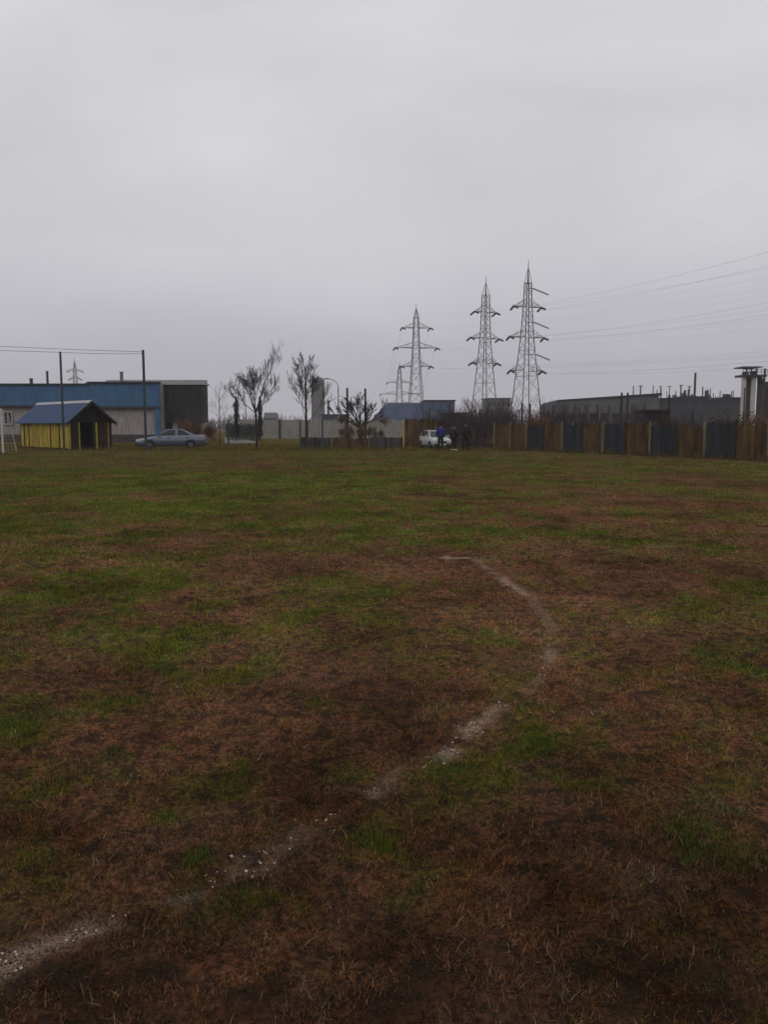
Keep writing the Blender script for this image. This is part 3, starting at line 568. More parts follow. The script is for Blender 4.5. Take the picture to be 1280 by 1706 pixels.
def loading_tower():
    Y = 118.0; t = thing('loading_tower', 'industrial tower with two white columns and a dark deck on top', 'tower', (X(1245, Y), Y, 0))
    for xp in (1237, 1253): part('column', 'column_white', t, lambda b: b.tube((X(xp, Y), Y, 0), (X(xp, Y), Y, Z(628, Y)), 3.9 * Y / F, n=14), smooth=False)
    boxpart('rear_shaft', 'plinth', t, X(1241, Y + 1.5), X(1249, Y + 1.5), Y + 1.0, Y + 1.6, 0, Z(628, Y))
    boxpart('deck', 'dark_metal', t, X(1232, Y), X(1271, Y), Y - .8, Y + 2.2, Z(628, Y) + .003, Z(624.5, Y))
    boxpart('canopy', 'hall_grey', t, X(1230, Y), X(1262, Y), Y - .9, Y + 2.3, Z(613, Y), Z(611, Y))
    for xp in (1238, 1246, 1255): part('post', 'hall_grey', t, lambda b: b.box(X(xp, Y), X(xp, Y) + .16, Y - .4, Y - .24, Z(624.5, Y), Z(613, Y)))
    for xa, xb, yt in ((1238, 1244, 619), (1251, 1258, 618)): boxpart('hopper', 'dark_metal', t, X(xa, Y), X(xb, Y), Y, Y + 1, Z(624.5, Y) + .002, Z(yt, Y))
    part('guard_rail', 'dark_metal', t, lambda b: [b.tube((X(1231, Y), Y - .75, Z(y_, Y)), (X(1271, Y), Y - .75, Z(y_, Y)), .035, n=4) for y_ in (616, 620)] + [b.tube((X(x_, Y), Y - .75, Z(624.6, Y)), (X(x_, Y), Y - .75, Z(616, Y)), .035, n=4) for x_ in (1231, 1241, 1251, 1261, 1271)])
    part('stair_leg', 'dark_metal', t, lambda b: (b.tube((X(1271, Y), Y, Z(614, Y)), (X(1268, Y), Y, 0), .16, n=4), b.tube((X(1262, Y), Y, Z(628, Y)), (X(1272, Y), Y, Z(642, Y)), .3, n=4), b.tube((X(1263, Y), Y + .5, Z(626, Y)), (X(1264, Y), Y + .5, Z(640, Y)), .2, n=4)))
    b2 = thing('dark_plant_block', 'dark clad plant block right of the white columns at the frame edge', 'building', (X(1290, Y + 6), Y + 6, 0))
    Yb = Y + 6; part('wall', 'hall_dark', b2, lambda b: b.prism([(X(1259, Yb), Yb, 0), (X(1390, Yb), Yb, 0), (X(1390, Yb), Yb, Z(638, Yb)), (X(1259, Yb), Yb, Z(638, Yb))], (7, 14, 0)))
    part('roof_edge', 'roof_dark', b2, lambda b: b.prism([(X(1258, Yb), Yb - .2, Z(638, Yb) + .004), (X(1391, Yb), Yb - .2, Z(638, Yb) + .004), (X(1391, Yb), Yb - .2, Z(636, Yb)), (X(1258, Yb), Yb - .2, Z(636, Yb))], (7.1, 14.2, 0)))
    for k in range(4):
        boxpart('cladding_panel', 'charcoal', b2, X(1260 + k * 8, Yb), X(1267 + k * 8, Yb), Yb - .12, Yb - .01, 3.2, Z(645, Yb)); boxpart('window', 'glass', b2, X(1260 + k * 8, Yb), X(1266 + k * 8, Yb), Yb - .1, Yb - .01, 1.2, 2.4)
    # thin tower just left of the columns
    p = thing('steel_mast', 'thin dark steel mast touching the left white column', 'mast', (X(1232, Y), Y - 1.5, 0)); part('pole', 'dark_metal', p, lambda b: b.tube((X(1231.5, Y), Y - 1.5, 0), (X(1231.5, Y), Y - 1.5, Z(647, Y)), .14, .1, n=6)); part('bracket', 'dark_metal', p, lambda b: b.box(X(1229, Y), X(1233, Y), Y - 1.6, Y - 1.4, Z(649, Y), Z(648, Y)))
loading_tower()

# concrete panel wall behind the verge
def concrete_wall():
    Y = 104.0; xs = [400, 437, 466, 497, 528, 560, 592, 625, 655, 690]
    t = thing('concrete_wall', 'low pale concrete panel wall running behind the bare trees', 'wall', (X(540, Y), Y, 0))
    for a, b_ in zip(xs[:-1], xs[1:]):
        zt = Z(700 + R.uniform(-.6, .6), Y); nrow = 3
        for k in range(nrow): boxpart('panel', 'concrete', t, X(a, Y) + .17, X(b_, Y) - .17, Y + R.uniform(0, .03), Y + .12, zt * k / nrow + .012, zt * (k + 1) / nrow - .006)
    for k, a in enumerate(xs): boxpart('post', 'plinth' if a == 466 else 'concrete', t, X(a, Y) - .16, X(a, Y) + .16, Y - .08, Y + .18, 0, Z(698.5, Y))
concrete_wall()

# ------------------------------------------------------------------ pylons and overhead wires
def pylon(name, label, px, D, levels, halves, prof, peak, yaw, leg=.11, group='high voltage pylons', extra=(), fine=True, ins=2.0, wdir=None):
    """prof: (z, half width) pairs; levels: arm heights; halves: arm half lengths"""
    base = Vector((X(px, D), D, 0)); t = thing(name, label, 'pylon', base, group); t.rotation_euler = (0, 0, math.radians(yaw))
    cs = abs(math.cos(math.radians(yaw))) + abs(math.sin(math.radians(yaw))); prof = [(p0, p1 / cs) for p0, p1 in prof]; halves = [h / math.cos(math.radians(yaw)) for h in halves]
    hw = lambda z: float(np.interp(z, [p[0] for p in prof], [p[1] for p in prof]))
    top = prof[-1][0]; zs = [0.0]
    while zs[-1] < top - .2: zs.append(min(top, zs[-1] + max(1.3, 1.75 * hw(zs[-1]))))
    b = MB(); cor = [(-1, -1), (1, -1), (1, 1), (-1, 1)]
    for sx, sy in cor:
        b = MB(); b.path([(sx * hw(z0), sy * hw(z0), z0) for z0 in zs], leg, 4); b.build('leg', 'galv', t, local=True)
    b = MB()
    for k, (z0, z1) in enumerate(zip(zs[:-1], zs[1:])):
        for i in range(4):
            (ax, ay), (bx, by) = cor[i], cor[(i + 1) % 4]
            P0, P1 = Vector((ax * hw(z0), ay * hw(z0), z0)), Vector((bx * hw(z1), by * hw(z1), z1)); Q0, Q1 = Vector((bx * hw(z0), by * hw(z0), z0)), Vector((ax * hw(z1), ay * hw(z1), z1))
            b.tube(P0, P1, leg * .34, n=3, cap=False); b.tube(Q0, Q1, leg * .34, n=3, cap=False)
            if k % 2 == 0: b.tube(Q1, P1, leg * .45, n=3, cap=False)
    b.build('bracing', 'galv', t, local=True)
    b = MB(); b.tube((0, 0, top - .3), (0, 0, peak), leg * 1.2, leg * .6, n=4)
    for sx, sy in cor: b.tube((sx * hw(top), sy * hw(top), top), (0, 0, top + (peak - top) * .7), leg * .7, n=4)
    b.build('peak', 'galv', t, local=True)
    tips = []
    for z, L in zip(levels, halves):
        for s in (-1, 1):
            w = hw(z); wt = hw(z + 1.5); tip = Vector((s * L, 0, z)); b = MB()
            for sy in (-1, 1):
                b.tube((s * w, sy * w, z), tip, leg * .75, leg * .6, n=4); b.tube((s * wt, sy * wt, z + 1.5), tip, leg * .5, n=3)
                for f in (.35, .65):
                    p = Vector((s * w, sy * w, z)).lerp(tip, f); q = Vector((s * wt, sy * wt, z + 1.5)).lerp(tip, f); b.tube(p, q, leg * .3, n=3); b.tube(q, Vector((s * w, sy * w, z)).lerp(tip, max(0, f - .35)), leg * .3, n=3)
            b.build('cross_arm', 'galv', t, local=True); tips.append(tip)
    Rm = Matrix.Rotation(math.radians(yaw), 3, 'Z'); Ri = Rm.inverted(); ends = []
    dirs = [(Ri @ Vector((*d, 0))).normalized() for d in (wdir or ((.3, -1), (-.2, 1)))]
    def string(p, d, L=ins, drop=.32):
        q = p + d * L * .95 + Vector((0, 0, -L * drop)); b = MB(); n = 9
        for k in range(n):
            a_, c_ = p.lerp(q, k / n), p.lerp(q, (k + .55) / n); b.tube(a_, c_, .24, .16, n=6)
        b.tube(p, q, .05, n=4); b.build('insulator', 'insulator', t, local=True); return q
    for tip in tips: ends.append([base + Rm @ string(tip, d) for d in dirs])
    for (z, s, L) in extra:
        p = Vector((s * hw(z), -hw(z), z)); b = MB(); b.tube((-s * hw(z) * 1.3, -hw(z), z), p + Vector((s * .5, 0, 0)), leg * .7, n=4); b.build('stub_arm', 'galv', t, local=True)
        string(p + Vector((s * .4, 0, 0)), (Ri @ Vector((1, -.25, 0))).normalized(), L, .42)
    return t, base, [base + Vector((0, 0, peak))], ends
E3 = pylon('pylon', 'tallest nearest lattice pylon with six dark strings on its right side', 876, 173, [26.6, 20.3, 13.3], [3.1, 3.9, 3.6],
           [(0, 3.6), (4.2, 3.0), (13.3, 2.05), (19.7, 1.35), (27, .85), (31.5, .7)], 36.1, 22, .105, extra=((30.3, 1, 3.4), (23.3, 1, 3.2), (16.6, 1, 2.9)), wdir=((.32, -1), (-.25, 1)))
E2 = pylon('pylon', 'middle lattice pylon with pale drooping arms left of the tallest one', 807, 192, [28.1, 22.1, 16.4], [2.7, 3.6, 3.1],
           [(0, 3.5), (5.5, 2.9), (16, 1.75), (22, 1.2), (28, .98), (32, .85)], 36.2, 28, .105, wdir=((.4, -1), (-.5, 1)))
E1 = pylon('pylon', 'slender lattice pylon with three wide arms above the blue hall', 693, 234, [29.5, 23.9, 18.7], [4.0, 6.0, 4.2],
           [(0, 2.6), (10, 2.0), (18, 1.4), (24, 1.05), (32.5, .7)], 36.2, 8, .12, wdir=((.5, -1), (-.3, 1)))
E0 = pylon('pylon', 'small far pylon standing close left of the slender pylon', 665.5, 430, [24.5, 18.5, 13.5], [6.5, 10.0, 6.5],
           [(0, 3.0), (12, 2.0), (24, 1.3), (31, .9)], 35.2, 10, .16, ins=3.2, wdir=((.1, -1), (-.1, 1)))
pylon('pylon', 'faint distant pylon with one wide arm above the blue fascia', 128, 480, [34, 29.3], [4.2, 3.2], [(0, 3.2), (20, 1.4), (36.5, .6)], 41.7, 5, .17, ins=3, wdir=((.1, -1), (-.1, 1)))
pylon('pylon', 'faint distant pylon rising behind the forked bare tree', 403, 480, [25, 20.8], [6.0, 5.0], [(0, 3.4), (20, 1.9), (28, 1.3)], 33, 5, .2, ins=3, wdir=((.1, -1), (-.1, 1)))
# next pylons of the two lines, right of the frame beside the camera
def off_pylon(x, y, src, label, yaw):
    t = copy_tree(src[0]); t.location = (x, y, 0); t['label'] = label; t.rotation_euler = (0, 0, math.radians(yaw)); return t
off_pylon(78, 6, E3, 'near lattice pylon carrying the wires from the tallest pylon', 22)
off_pylon(104, 22, E2, 'near lattice pylon carrying the wires from the middle pylon', 28)
off_pylon(136, 40, E1, 'near lattice pylon carrying the wires from the slender pylon', 8)
def cable(p, q, sag, label, group, r=.032, name='overhead_wire'):
    p, q = Vector(p), Vector(q); pts = [p.lerp(q, k / 24) - Vector((0, 0, 4 * sag * (k / 24) * (1 - k / 24))) for k in range(25)]
    b = MB(); b.path(pts, r, 4); tag(b.build(name, 'wire'), label, 'wire', group)
for src, (ox, oy), sag, lab, r in ((E3, (78, 6), 3.2, 'dark overhead wire running right from the tallest pylon', .012), (E2, (104, 22), 3.5, 'thin overhead wire running right from the middle pylon', .008), (E1, (136, 40), 4, 'thin overhead wire running right from the slender pylon', .007)):
    off = Vector((ox, oy, 0)) - src[1]
    for e in src[3]:
        back = e[1]; cable(e[0], back + off, sag, lab, lab.replace('dark ', '').replace('thin ', '').replace('wire', 'wires'), r)
    cable(src[2][0], src[2][0] + off, 2.2, lab.replace('wire', 'ground wire') + ' peak', 'ground wires', r * .4)
for e, e2 in zip(E1[3], E0[3]): cable(e[1], e2[0], 4, 'faint wire between the slender pylon and the small far pylon', 'wires between far pylons', .018)

# substation masts on the right
def masts():
    D = 215.0
    def mast(px, yt, r, lab, arm):
        t = thing('substation_mast', lab, 'mast', (X(px, D), D, 0), 'masts over the factory range'); h = Z(yt, D)
        b = MB(); b.tube((0, 0, 0), (0, 0, h), r, r * .8, n=6); b.build('pole', 'galv' if r < .3 else 'dark_metal', t, local=True)
        if arm: b = MB(); b.box(-arm, arm, -.1, .1, h - .3, h - .1); b.build('cross_bar', 'galv', t, local=True)
    L = [(1054, 643, .2, 'dark short mast leftmost of the row above the grey hall', 0), (1066, 642, .26, 'thick headed mast second in the row above the grey hall', .7), (1087, 642, .17, 'thin mast above the right end of the grey hall', 0), (1099, 643, .12, 'faint thin mast just past the grey hall end', .4),
         (1114, 643, .14, 'pale mast in the middle of the row', .5), (1133, 641, .26, 'sturdy mast with short head left of the tall dark mast', .5), (1147, 643, .24, 'mast right beside the tall dark mast', .5), (1156, 621, .36, 'tall dark mast highest of the row', 0), (1175, 652, .25, 'faint short mast right of the tall dark mast', .3)]
    for a in L: mast(*a)
    b = MB()
    for k in range(4): a = X(1140 + 5 * k, D); b.box(a, a + .5, D - .2, D + .2, 7.5, Z(657 + (k % 2) * 2, D))
    tag(b.build('switch_gear', 'dark_metal'), 'dark switch gear cluster at the foot of the tall mast', 'switch gear')
    for px, yt, lab in ((1035, 655, 'dark wooden pole in front of the grey hall, left of a pair'), (1045, 655, 'dark wooden pole in front of the grey hall, right of a pair'), (870, 672, 'short dark pole at the foot of the tallest pylon, left of a pair'), (883, 674, 'short dark pole at the foot of the tallest pylon, right of a pair'), (1114, 658, 'dark pole behind the brick shed corner'), (579, 647, 'dark wooden pole left of the pollarded tree'), (609, 648, 'dark wooden pole rising through the pollarded tree')):
        D2 = 82.0 if px > 700 else 78.0; t = thing('wooden_pole', lab, 'pole', (X(px, D2), D2, 0), 'wooden poles'); h = Z(yt, D2)
        b = MB(); b.tube((0, 0, 0), (0, 0, h), .13, .10, n=7); b.build('shaft', 'bark', t, local=True); b = MB(); b.tube((0, 0, h), (0, 0, h + .06), .12, .05, n=7); b.build('cap', 'dark_metal', t, local=True)
masts()

# street lamp
def street_lamp():
    D = 92.0; t = thing('street_lamp', 'tall pale street lamp with curved arm reaching left', 'street lamp', (X(564, D), D, 0))
    b = MB(); zt = Z(645, D); b.path([(0, 0, 0), (0, 0, zt * .5), (0, 0, zt)], [.11, .09, .07], 8); b.build('pole', 'pole_grey', t, local=True)
    w = X(564, D) - X(546, D); b = MB(); b.path([(-w * (1 - math.cos(a)), 0, zt + (Z(631, D) - zt) * math.sin(a)) for a in np.linspace(0, 1.45, 7)], .045, 6); b.build('arm', 'pole_grey', t, local=True)
    b = MB(); b.box(-w - .35, -w * .86, -.12, .12, Z(631, D) - .08, Z(631, D) + .08); b.build('lamp_head', 'pole_grey', t, local=True)
street_lamp()

# ------------------------------------------------------------------ trees and shrubs
def grow(rng, b, p, d, L, r, depth, spread, up, nseg=4, kids=(3, 4), shrink=.66, rmin=.006, twist=.22, tips=None):
    pts = [p]; rs = [r]; dirs = [d]; cur = Vector(p); dd = Vector(d)
    for k in range(nseg):
        dd = (dd + Vector((rng.gauss(0, twist), rng.gauss(0, twist), rng.gauss(0, twist * .6) + up)) * .5).normalized()
        cur = cur + dd * (L / nseg); pts.append(cur.copy()); rs.append(max(rmin, r * (1 - .55 * (k + 1) / nseg))); dirs.append(dd.copy())
    b.path(pts, rs, 6 if r > .05 else (4 if r > .015 else 3), cap=False)
    if depth <= 0:
        if tips is not None: tips += pts[2:]
        return
    for i in range(rng.randint(*kids)):
        k = rng.randint(max(1, nseg // 2), nseg); a = dirs[k]; o = a.orthogonal().normalized(); o.rotate(Matrix.Rotation(rng.uniform(0, 6.283), 3, a))
        s = rng.uniform(*spread); nd = (a * math.cos(s) + o * math.sin(s)).normalized()
        grow(rng, b, pts[k].copy(), nd, L * shrink * rng.uniform(.75, 1.2), max(rmin, rs[k] * .66), depth - 1, spread, up, nseg, kids, shrink, rmin, twist, tips)
def bare_tree(label, base, trunk, limbs, m, seed, depth=3, spread=(.3, .75), up=.12, kids=(3, 4), shrink=.66, leaf=None, twist=.22, name='bare_tree', nleaf=0, rmin=.006):
    """trunk: list of (dx, dz, r); limbs: list of (start fraction, direction, length, radius)"""
    rng = random.Random(seed); t = thing(name, label, 'tree', base)
    b = MB(); pts = [Vector((x, rng.uniform(-.04, .04) * (z > 0), z)) for x, z, r in trunk]; b.path(pts, [r for *_, r in trunk], 8); b.build('trunk', m, t, local=True, smooth=True)
    b = MB(); tips = []
    for (fr, d, L, r) in limbs:
        f = fr * (len(pts) - 1); k = min(int(f), len(pts) - 2); p = pts[k].lerp(pts[k + 1], f - k)
        grow(rng, b, p, Vector(d).normalized(), L, r, depth, spread, up, 4, kids, shrink, rmin, twist, tips)
    b.build('crown', m, t, local=True)
    if leaf:
        b = MB()
        for k in range(nleaf):
            p = rng.choice(tips) + Vector((rng.gauss(0, .22), rng.gauss(0, .22), rng.gauss(0, .2)))
            if p.z > leaf[1] or p.z < leaf[2]: continue
            a = Vector((rng.gauss(0, 1), rng.gauss(0, 1), rng.gauss(0, 1))).normalized() * .055; c = a.orthogonal() * .7
            b.add([p - a, p + c, p + a, p - c], [(0, 1, 2, 3)])
        o = b.build('leaves', leaf[0], t, local=True); o['kind'] = 'stuff'
    return t
D = 57.0
bare_tree('forked bare tree with a long limb leaning right, right of the parked sedan', (X(427, D), D, 0), [(0, 0, .085), (.02, 1.2, .07), (-.03, 2.3, .075), (-.05, 2.6, .07)],
          [(.98, (.40, .1, .95), 2.2, .06), (.98, (-.35, .0, .9), 1.5, .055), (.9, (-.12, .2, 1), 1.6, .05), (.92, (-.9, -.1, .55), 1.35, .04), (.95, (.8, .1, .6), 1.25, .04), (.97, (.1, -.3, 1), 1.6, .04), (.99, (-.6, .3, .9), 1.4, .04), (.99, (.7, -.3, .9), 1.5, .04)], 'bark', 21, depth=4, spread=(.2, .55), up=.26, kids=(4, 5), shrink=.6, rmin=.0048, twist=.12)
D = 60.0
bare_tree('upright bare tree with dense narrow twigs in front of the silo', (X(510, D), D, 0), [(0, 0, .10), (.02, 1.5, .09), (0, 3.0, .075), (-.02, 4.6, .05), (.0, 6.0, .02)],
          [(.28 + .045 * k, (math.cos(2.4 * k) * .75, math.sin(2.4 * k) * .75, 1.15), 1.75 - .07 * k, .034) for k in range(15)], 'bark', 33, depth=3, spread=(.2, .65), up=.16, kids=(4, 5), shrink=.58, rmin=.0075, twist=.12)
D = 66.0
bare_tree('thin bare grey sapling left of the forked tree', (X(366, D), D, 0), [(0, 0, .05), (0, 1.5, .04), (.02, 3, .025), (0, 4.6, .012)], [(.35 + .05 * k, (math.cos(2.1 * k) * .8, math.sin(2.1 * k) * .6, 1), 1.1, .016) for k in range(10)], 'bark_grey', 41, depth=2, kids=(3, 3), shrink=.6)
D = 78.0
bare_tree('pollarded tree with stubby radiating limbs and rust brown leaves below', (X(600, D), D, 0), [(0, 0, .2), (.03, .8, .17), (0, 1.45, .18)],
          [(1, (math.cos(a) * c, math.sin(a) * .6, 1.0 if abs(math.cos(a)) < .6 else .62), 1.75, .10) for a, c in ((0, 1.1), (.7, .9), (1.4, .5), (2.0, .6), (2.6, 1.0), (3.2, 1.15), (4.0, .8), (4.7, .3), (5.4, .9))], 'bark', 57, depth=3, spread=(.25, .55), up=.08, kids=(3, 4), shrink=.62, leaf=('rust_leaf', 2.5, .5), twist=.15, name='pollarded_tree', nleaf=6000, rmin=.026)
def shrub(seed, w, h, n, m, depth=2, leafm=None):
    rng = random.Random(seed); t = thing('bare_shrub', '', 'shrub'); b = MB(); tips = []
    for k in range(n):
        a = rng.uniform(0, 6.283); q = rng.uniform(0, .35) * w; d = Vector((math.cos(a) * w * .35, math.sin(a) * w * .3, h)).normalized()
        grow(rng, b, Vector((math.cos(a) * q, math.sin(a) * q * .6, 0)), d, h * rng.uniform(.5, .72), .022, depth, (.2, .6), .1, 4, (3, 4), .55, .0095, .2, tips)
    b.build('stems', m, t, local=True)
    if leafm:
        b = MB()
        for k in range(1500):
            p = rng.choice(tips) + Vector((rng.gauss(0, .14), rng.gauss(0, .14), rng.gauss(0, .16))); a = Vector((rng.gauss(0, 1), rng.gauss(0, 1), rng.gauss(0, 1))).normalized() * .05; c = a.orthogonal() * .7
            b.add([p - a, p + c, p + a, p - c], [(0, 1, 2, 3)])
        o = b.build('leaves', leafm, t, local=True); o['kind'] = 'stuff'
    return t
sa, sb, sc_ = shrub(3, 2.4, 3.1, 17, 'twig_purple'), shrub(8, 2.6, 2.7, 17, 'twig_purple'), shrub(12, 2.0, 2.2, 12, 'twig_brown', 2, 'rust_leaf')
used = set()
def place_shrub(src, px, D, s, label, rz=0, group='bare shrubs behind the fence'):
    o = src if id(src) not in used else copy_tree(src); used.add(id(src)) if o is src else None
    o.location = (X(px, D), D, 0); o.scale = (s, s, s); o.rotation_euler = (0, 0, rz); o['label'] = label; o['group'] = group
TH_LAB = 'dark purple brown leafless shrub in the thicket behind the three people'
for k, (px, D, s) in enumerate([(722, 72, .95), (742, 66, 1.0), (756, 70, 1.05), (770, 64, 1.0), (782, 68, 1.0), (795, 61, .98), (806, 66, 1.08), (818, 61, .95), (828, 70, 1.1), (842, 66, 1.0), (857, 70, 1.1), (872, 64, .9), (892, 70, 1.1), (912, 68, 1.0), (935, 66, .9), (975, 64, .85), (1020, 62, .8), (750, 61, .7), (785, 60, .8), (765, 75, 1.1), (800, 76, 1.15), (835, 78, 1.15), (800, 58.5, .6), (812, 59, .7), (822, 58.5, .6), (776, 59.5, .7), (845, 60, .8), (900, 63, 1.0), (925, 61, .95), (950, 63, 1.0), (990, 60, .9), (1008, 60, .85), (1035, 58, .85), (1135, 54, .8), (1160, 52, .75)]):
    place_shrub((sa, sb)[k % 2], px, D, s, TH_LAB if px < 880 else 'dark leafless shrub showing over the right hand board fence', k * 1.3, 'bare shrubs in the thicket' if px < 880 else 'bare shrubs over the board fence')
for k, (px, D, s, lab) in enumerate([(330, 68, .85, 'rust leaved shrub in front of the charcoal block, right of the sedan roof'), (312, 71, .9, 'rust leaved shrub against the charcoal block, behind the sedan'), (344, 66, .7, 'low rust leaved shrub at the tail of the sedan'), (572, 74, .62, 'low rust leaved shrub left of the pollarded tree'), (588, 73, .7, 'rust leaved shrub under the left limbs of the pollarded tree'), (615, 73, .7, 'rust leaved shrub under the right limbs of the pollarded tree'), (632, 74, .55, 'low rust leaved shrub right of the pollarded tree'),
        (1245, 45, .62, 'brown shrub behind the last rightmost brown fence boards'), (1190, 47.5, .6, 'brown shrub behind the rightmost navy fence boards'), (1140, 50, .68, 'brown shrub behind the fence below the tall dark mast'), (980, 60, .75, 'brown shrub behind the fence below the grey hall middle'), (1050, 56, .72, 'brown shrub behind the fence below the pair of wooden poles'), (900, 61, 1.0, 'tall brown shrub behind the fence below the grey hall left end'), (1100, 53, 1.0, 'tall brown shrub behind the fence in front of the brick shed'), (1215, 47, .95, 'tall brown shrub behind the fence left of the white columns'), (1275, 45, 1.0, 'tall brown shrub behind the fence under the dark plant block')]):
    place_shrub(sc_, px, D, s, lab, k * 1.7, 'rust leaved shrubs')
def conifer(px, D, yt, w, label, seed, m='conifer'):
    rng = random.Random(seed); t = thing('columnar_conifer', label, 'tree', (X(px, D), D, 0), 'columnar conifers'); h = Z(yt, D)
    b = MB(); b.tube((0, 0, 0), (0, 0, h * .9), .06, .02, n=6); b.build('trunk', 'bark', t, local=True)
    b = MB()
    for k in range(2600):
        z = h * (.12 + .88 * rng.random()); q = w * .5 * min(1, (h - z) / (h * .22) + .12) * math.sqrt(rng.random()) * (.8 + .25 * math.sin(z * 5 + seed)); a = rng.uniform(0, 6.283)
        p = Vector((q * math.cos(a), q * math.sin(a), z)); d = Vector((math.cos(a) * .5, math.sin(a) * .5, 1)).normalized() * rng.uniform(.08, .2); s = Vector((-math.sin(a), math.cos(a), 0)) * .03
        b.add([p - s, p + s, p + d], [(0, 1, 2)])
    b.build('crown', m, t, local=True)
conifer(394, 84, 662, .75, 'dark columnar conifer left of the forked bare tree', 2); conifer(433.5, 84, 662, .62, 'dark columnar conifer just right of the forked bare tree', 4)
def hedge(px0, px1, D, yt, label, seed):
    rng = random.Random(seed); a, c = X(px0, D), X(px1, D); t = thing('clipped_hedge', label, 'hedge', ((a + c) / 2, D, 0)); h = Z(yt, D); L = (c - a) / 2
    b = MB()
    for k in range(5000):
        p = Vector((rng.uniform(-L, L), rng.uniform(-.5, .5), h * rng.random() ** .7 * (.85 + .15 * math.sin(9 * rng.random())))); d = Vector((rng.gauss(0, .4), rng.gauss(0, .4), 1)).normalized() * rng.uniform(.08, .2); s = Vector((rng.gauss(0, 1), rng.gauss(0, 1), 0)).normalized() * .035
        b.add([p - s, p + s, p + d], [(0, 1, 2)])
    b.build('foliage', 'hedge', t, local=True)
    b = MB(); [b.tube((x_, 0, 0), (x_, 0, h * .7), .03, .015, n=5) for x_ in np.linspace(-L * .9, L * .9, 12)]; b.build('stems', 'bark', t, local=True)
hedge(376, 434, 92, 706, 'dark green hedge behind the pale lane', 6)
# faint far tree line as one mass
def far_wood():
    rng = random.Random(77); b = MB()
    for k in range(900):
        x_ = rng.uniform(X(-100, 420), X(1400, 420)); D_ = rng.uniform(400, 470); h = rng.uniform(4, 8.5) * (1 + .25 * math.sin(x_ * .07))
        for j in range(5): b.tube((x_ + rng.gauss(0, .4), D_, 0), (x_ + rng.gauss(0, 2), D_ + rng.gauss(0, 1), h * rng.uniform(.7, 1)), .2, .05, n=3, cap=False)
    o = b.build('far_wood', 'twig_purple'); o['kind'] = 'stuff'; tag(o, 'faint leafless wood far beyond the factories', 'wood')
far_wood()

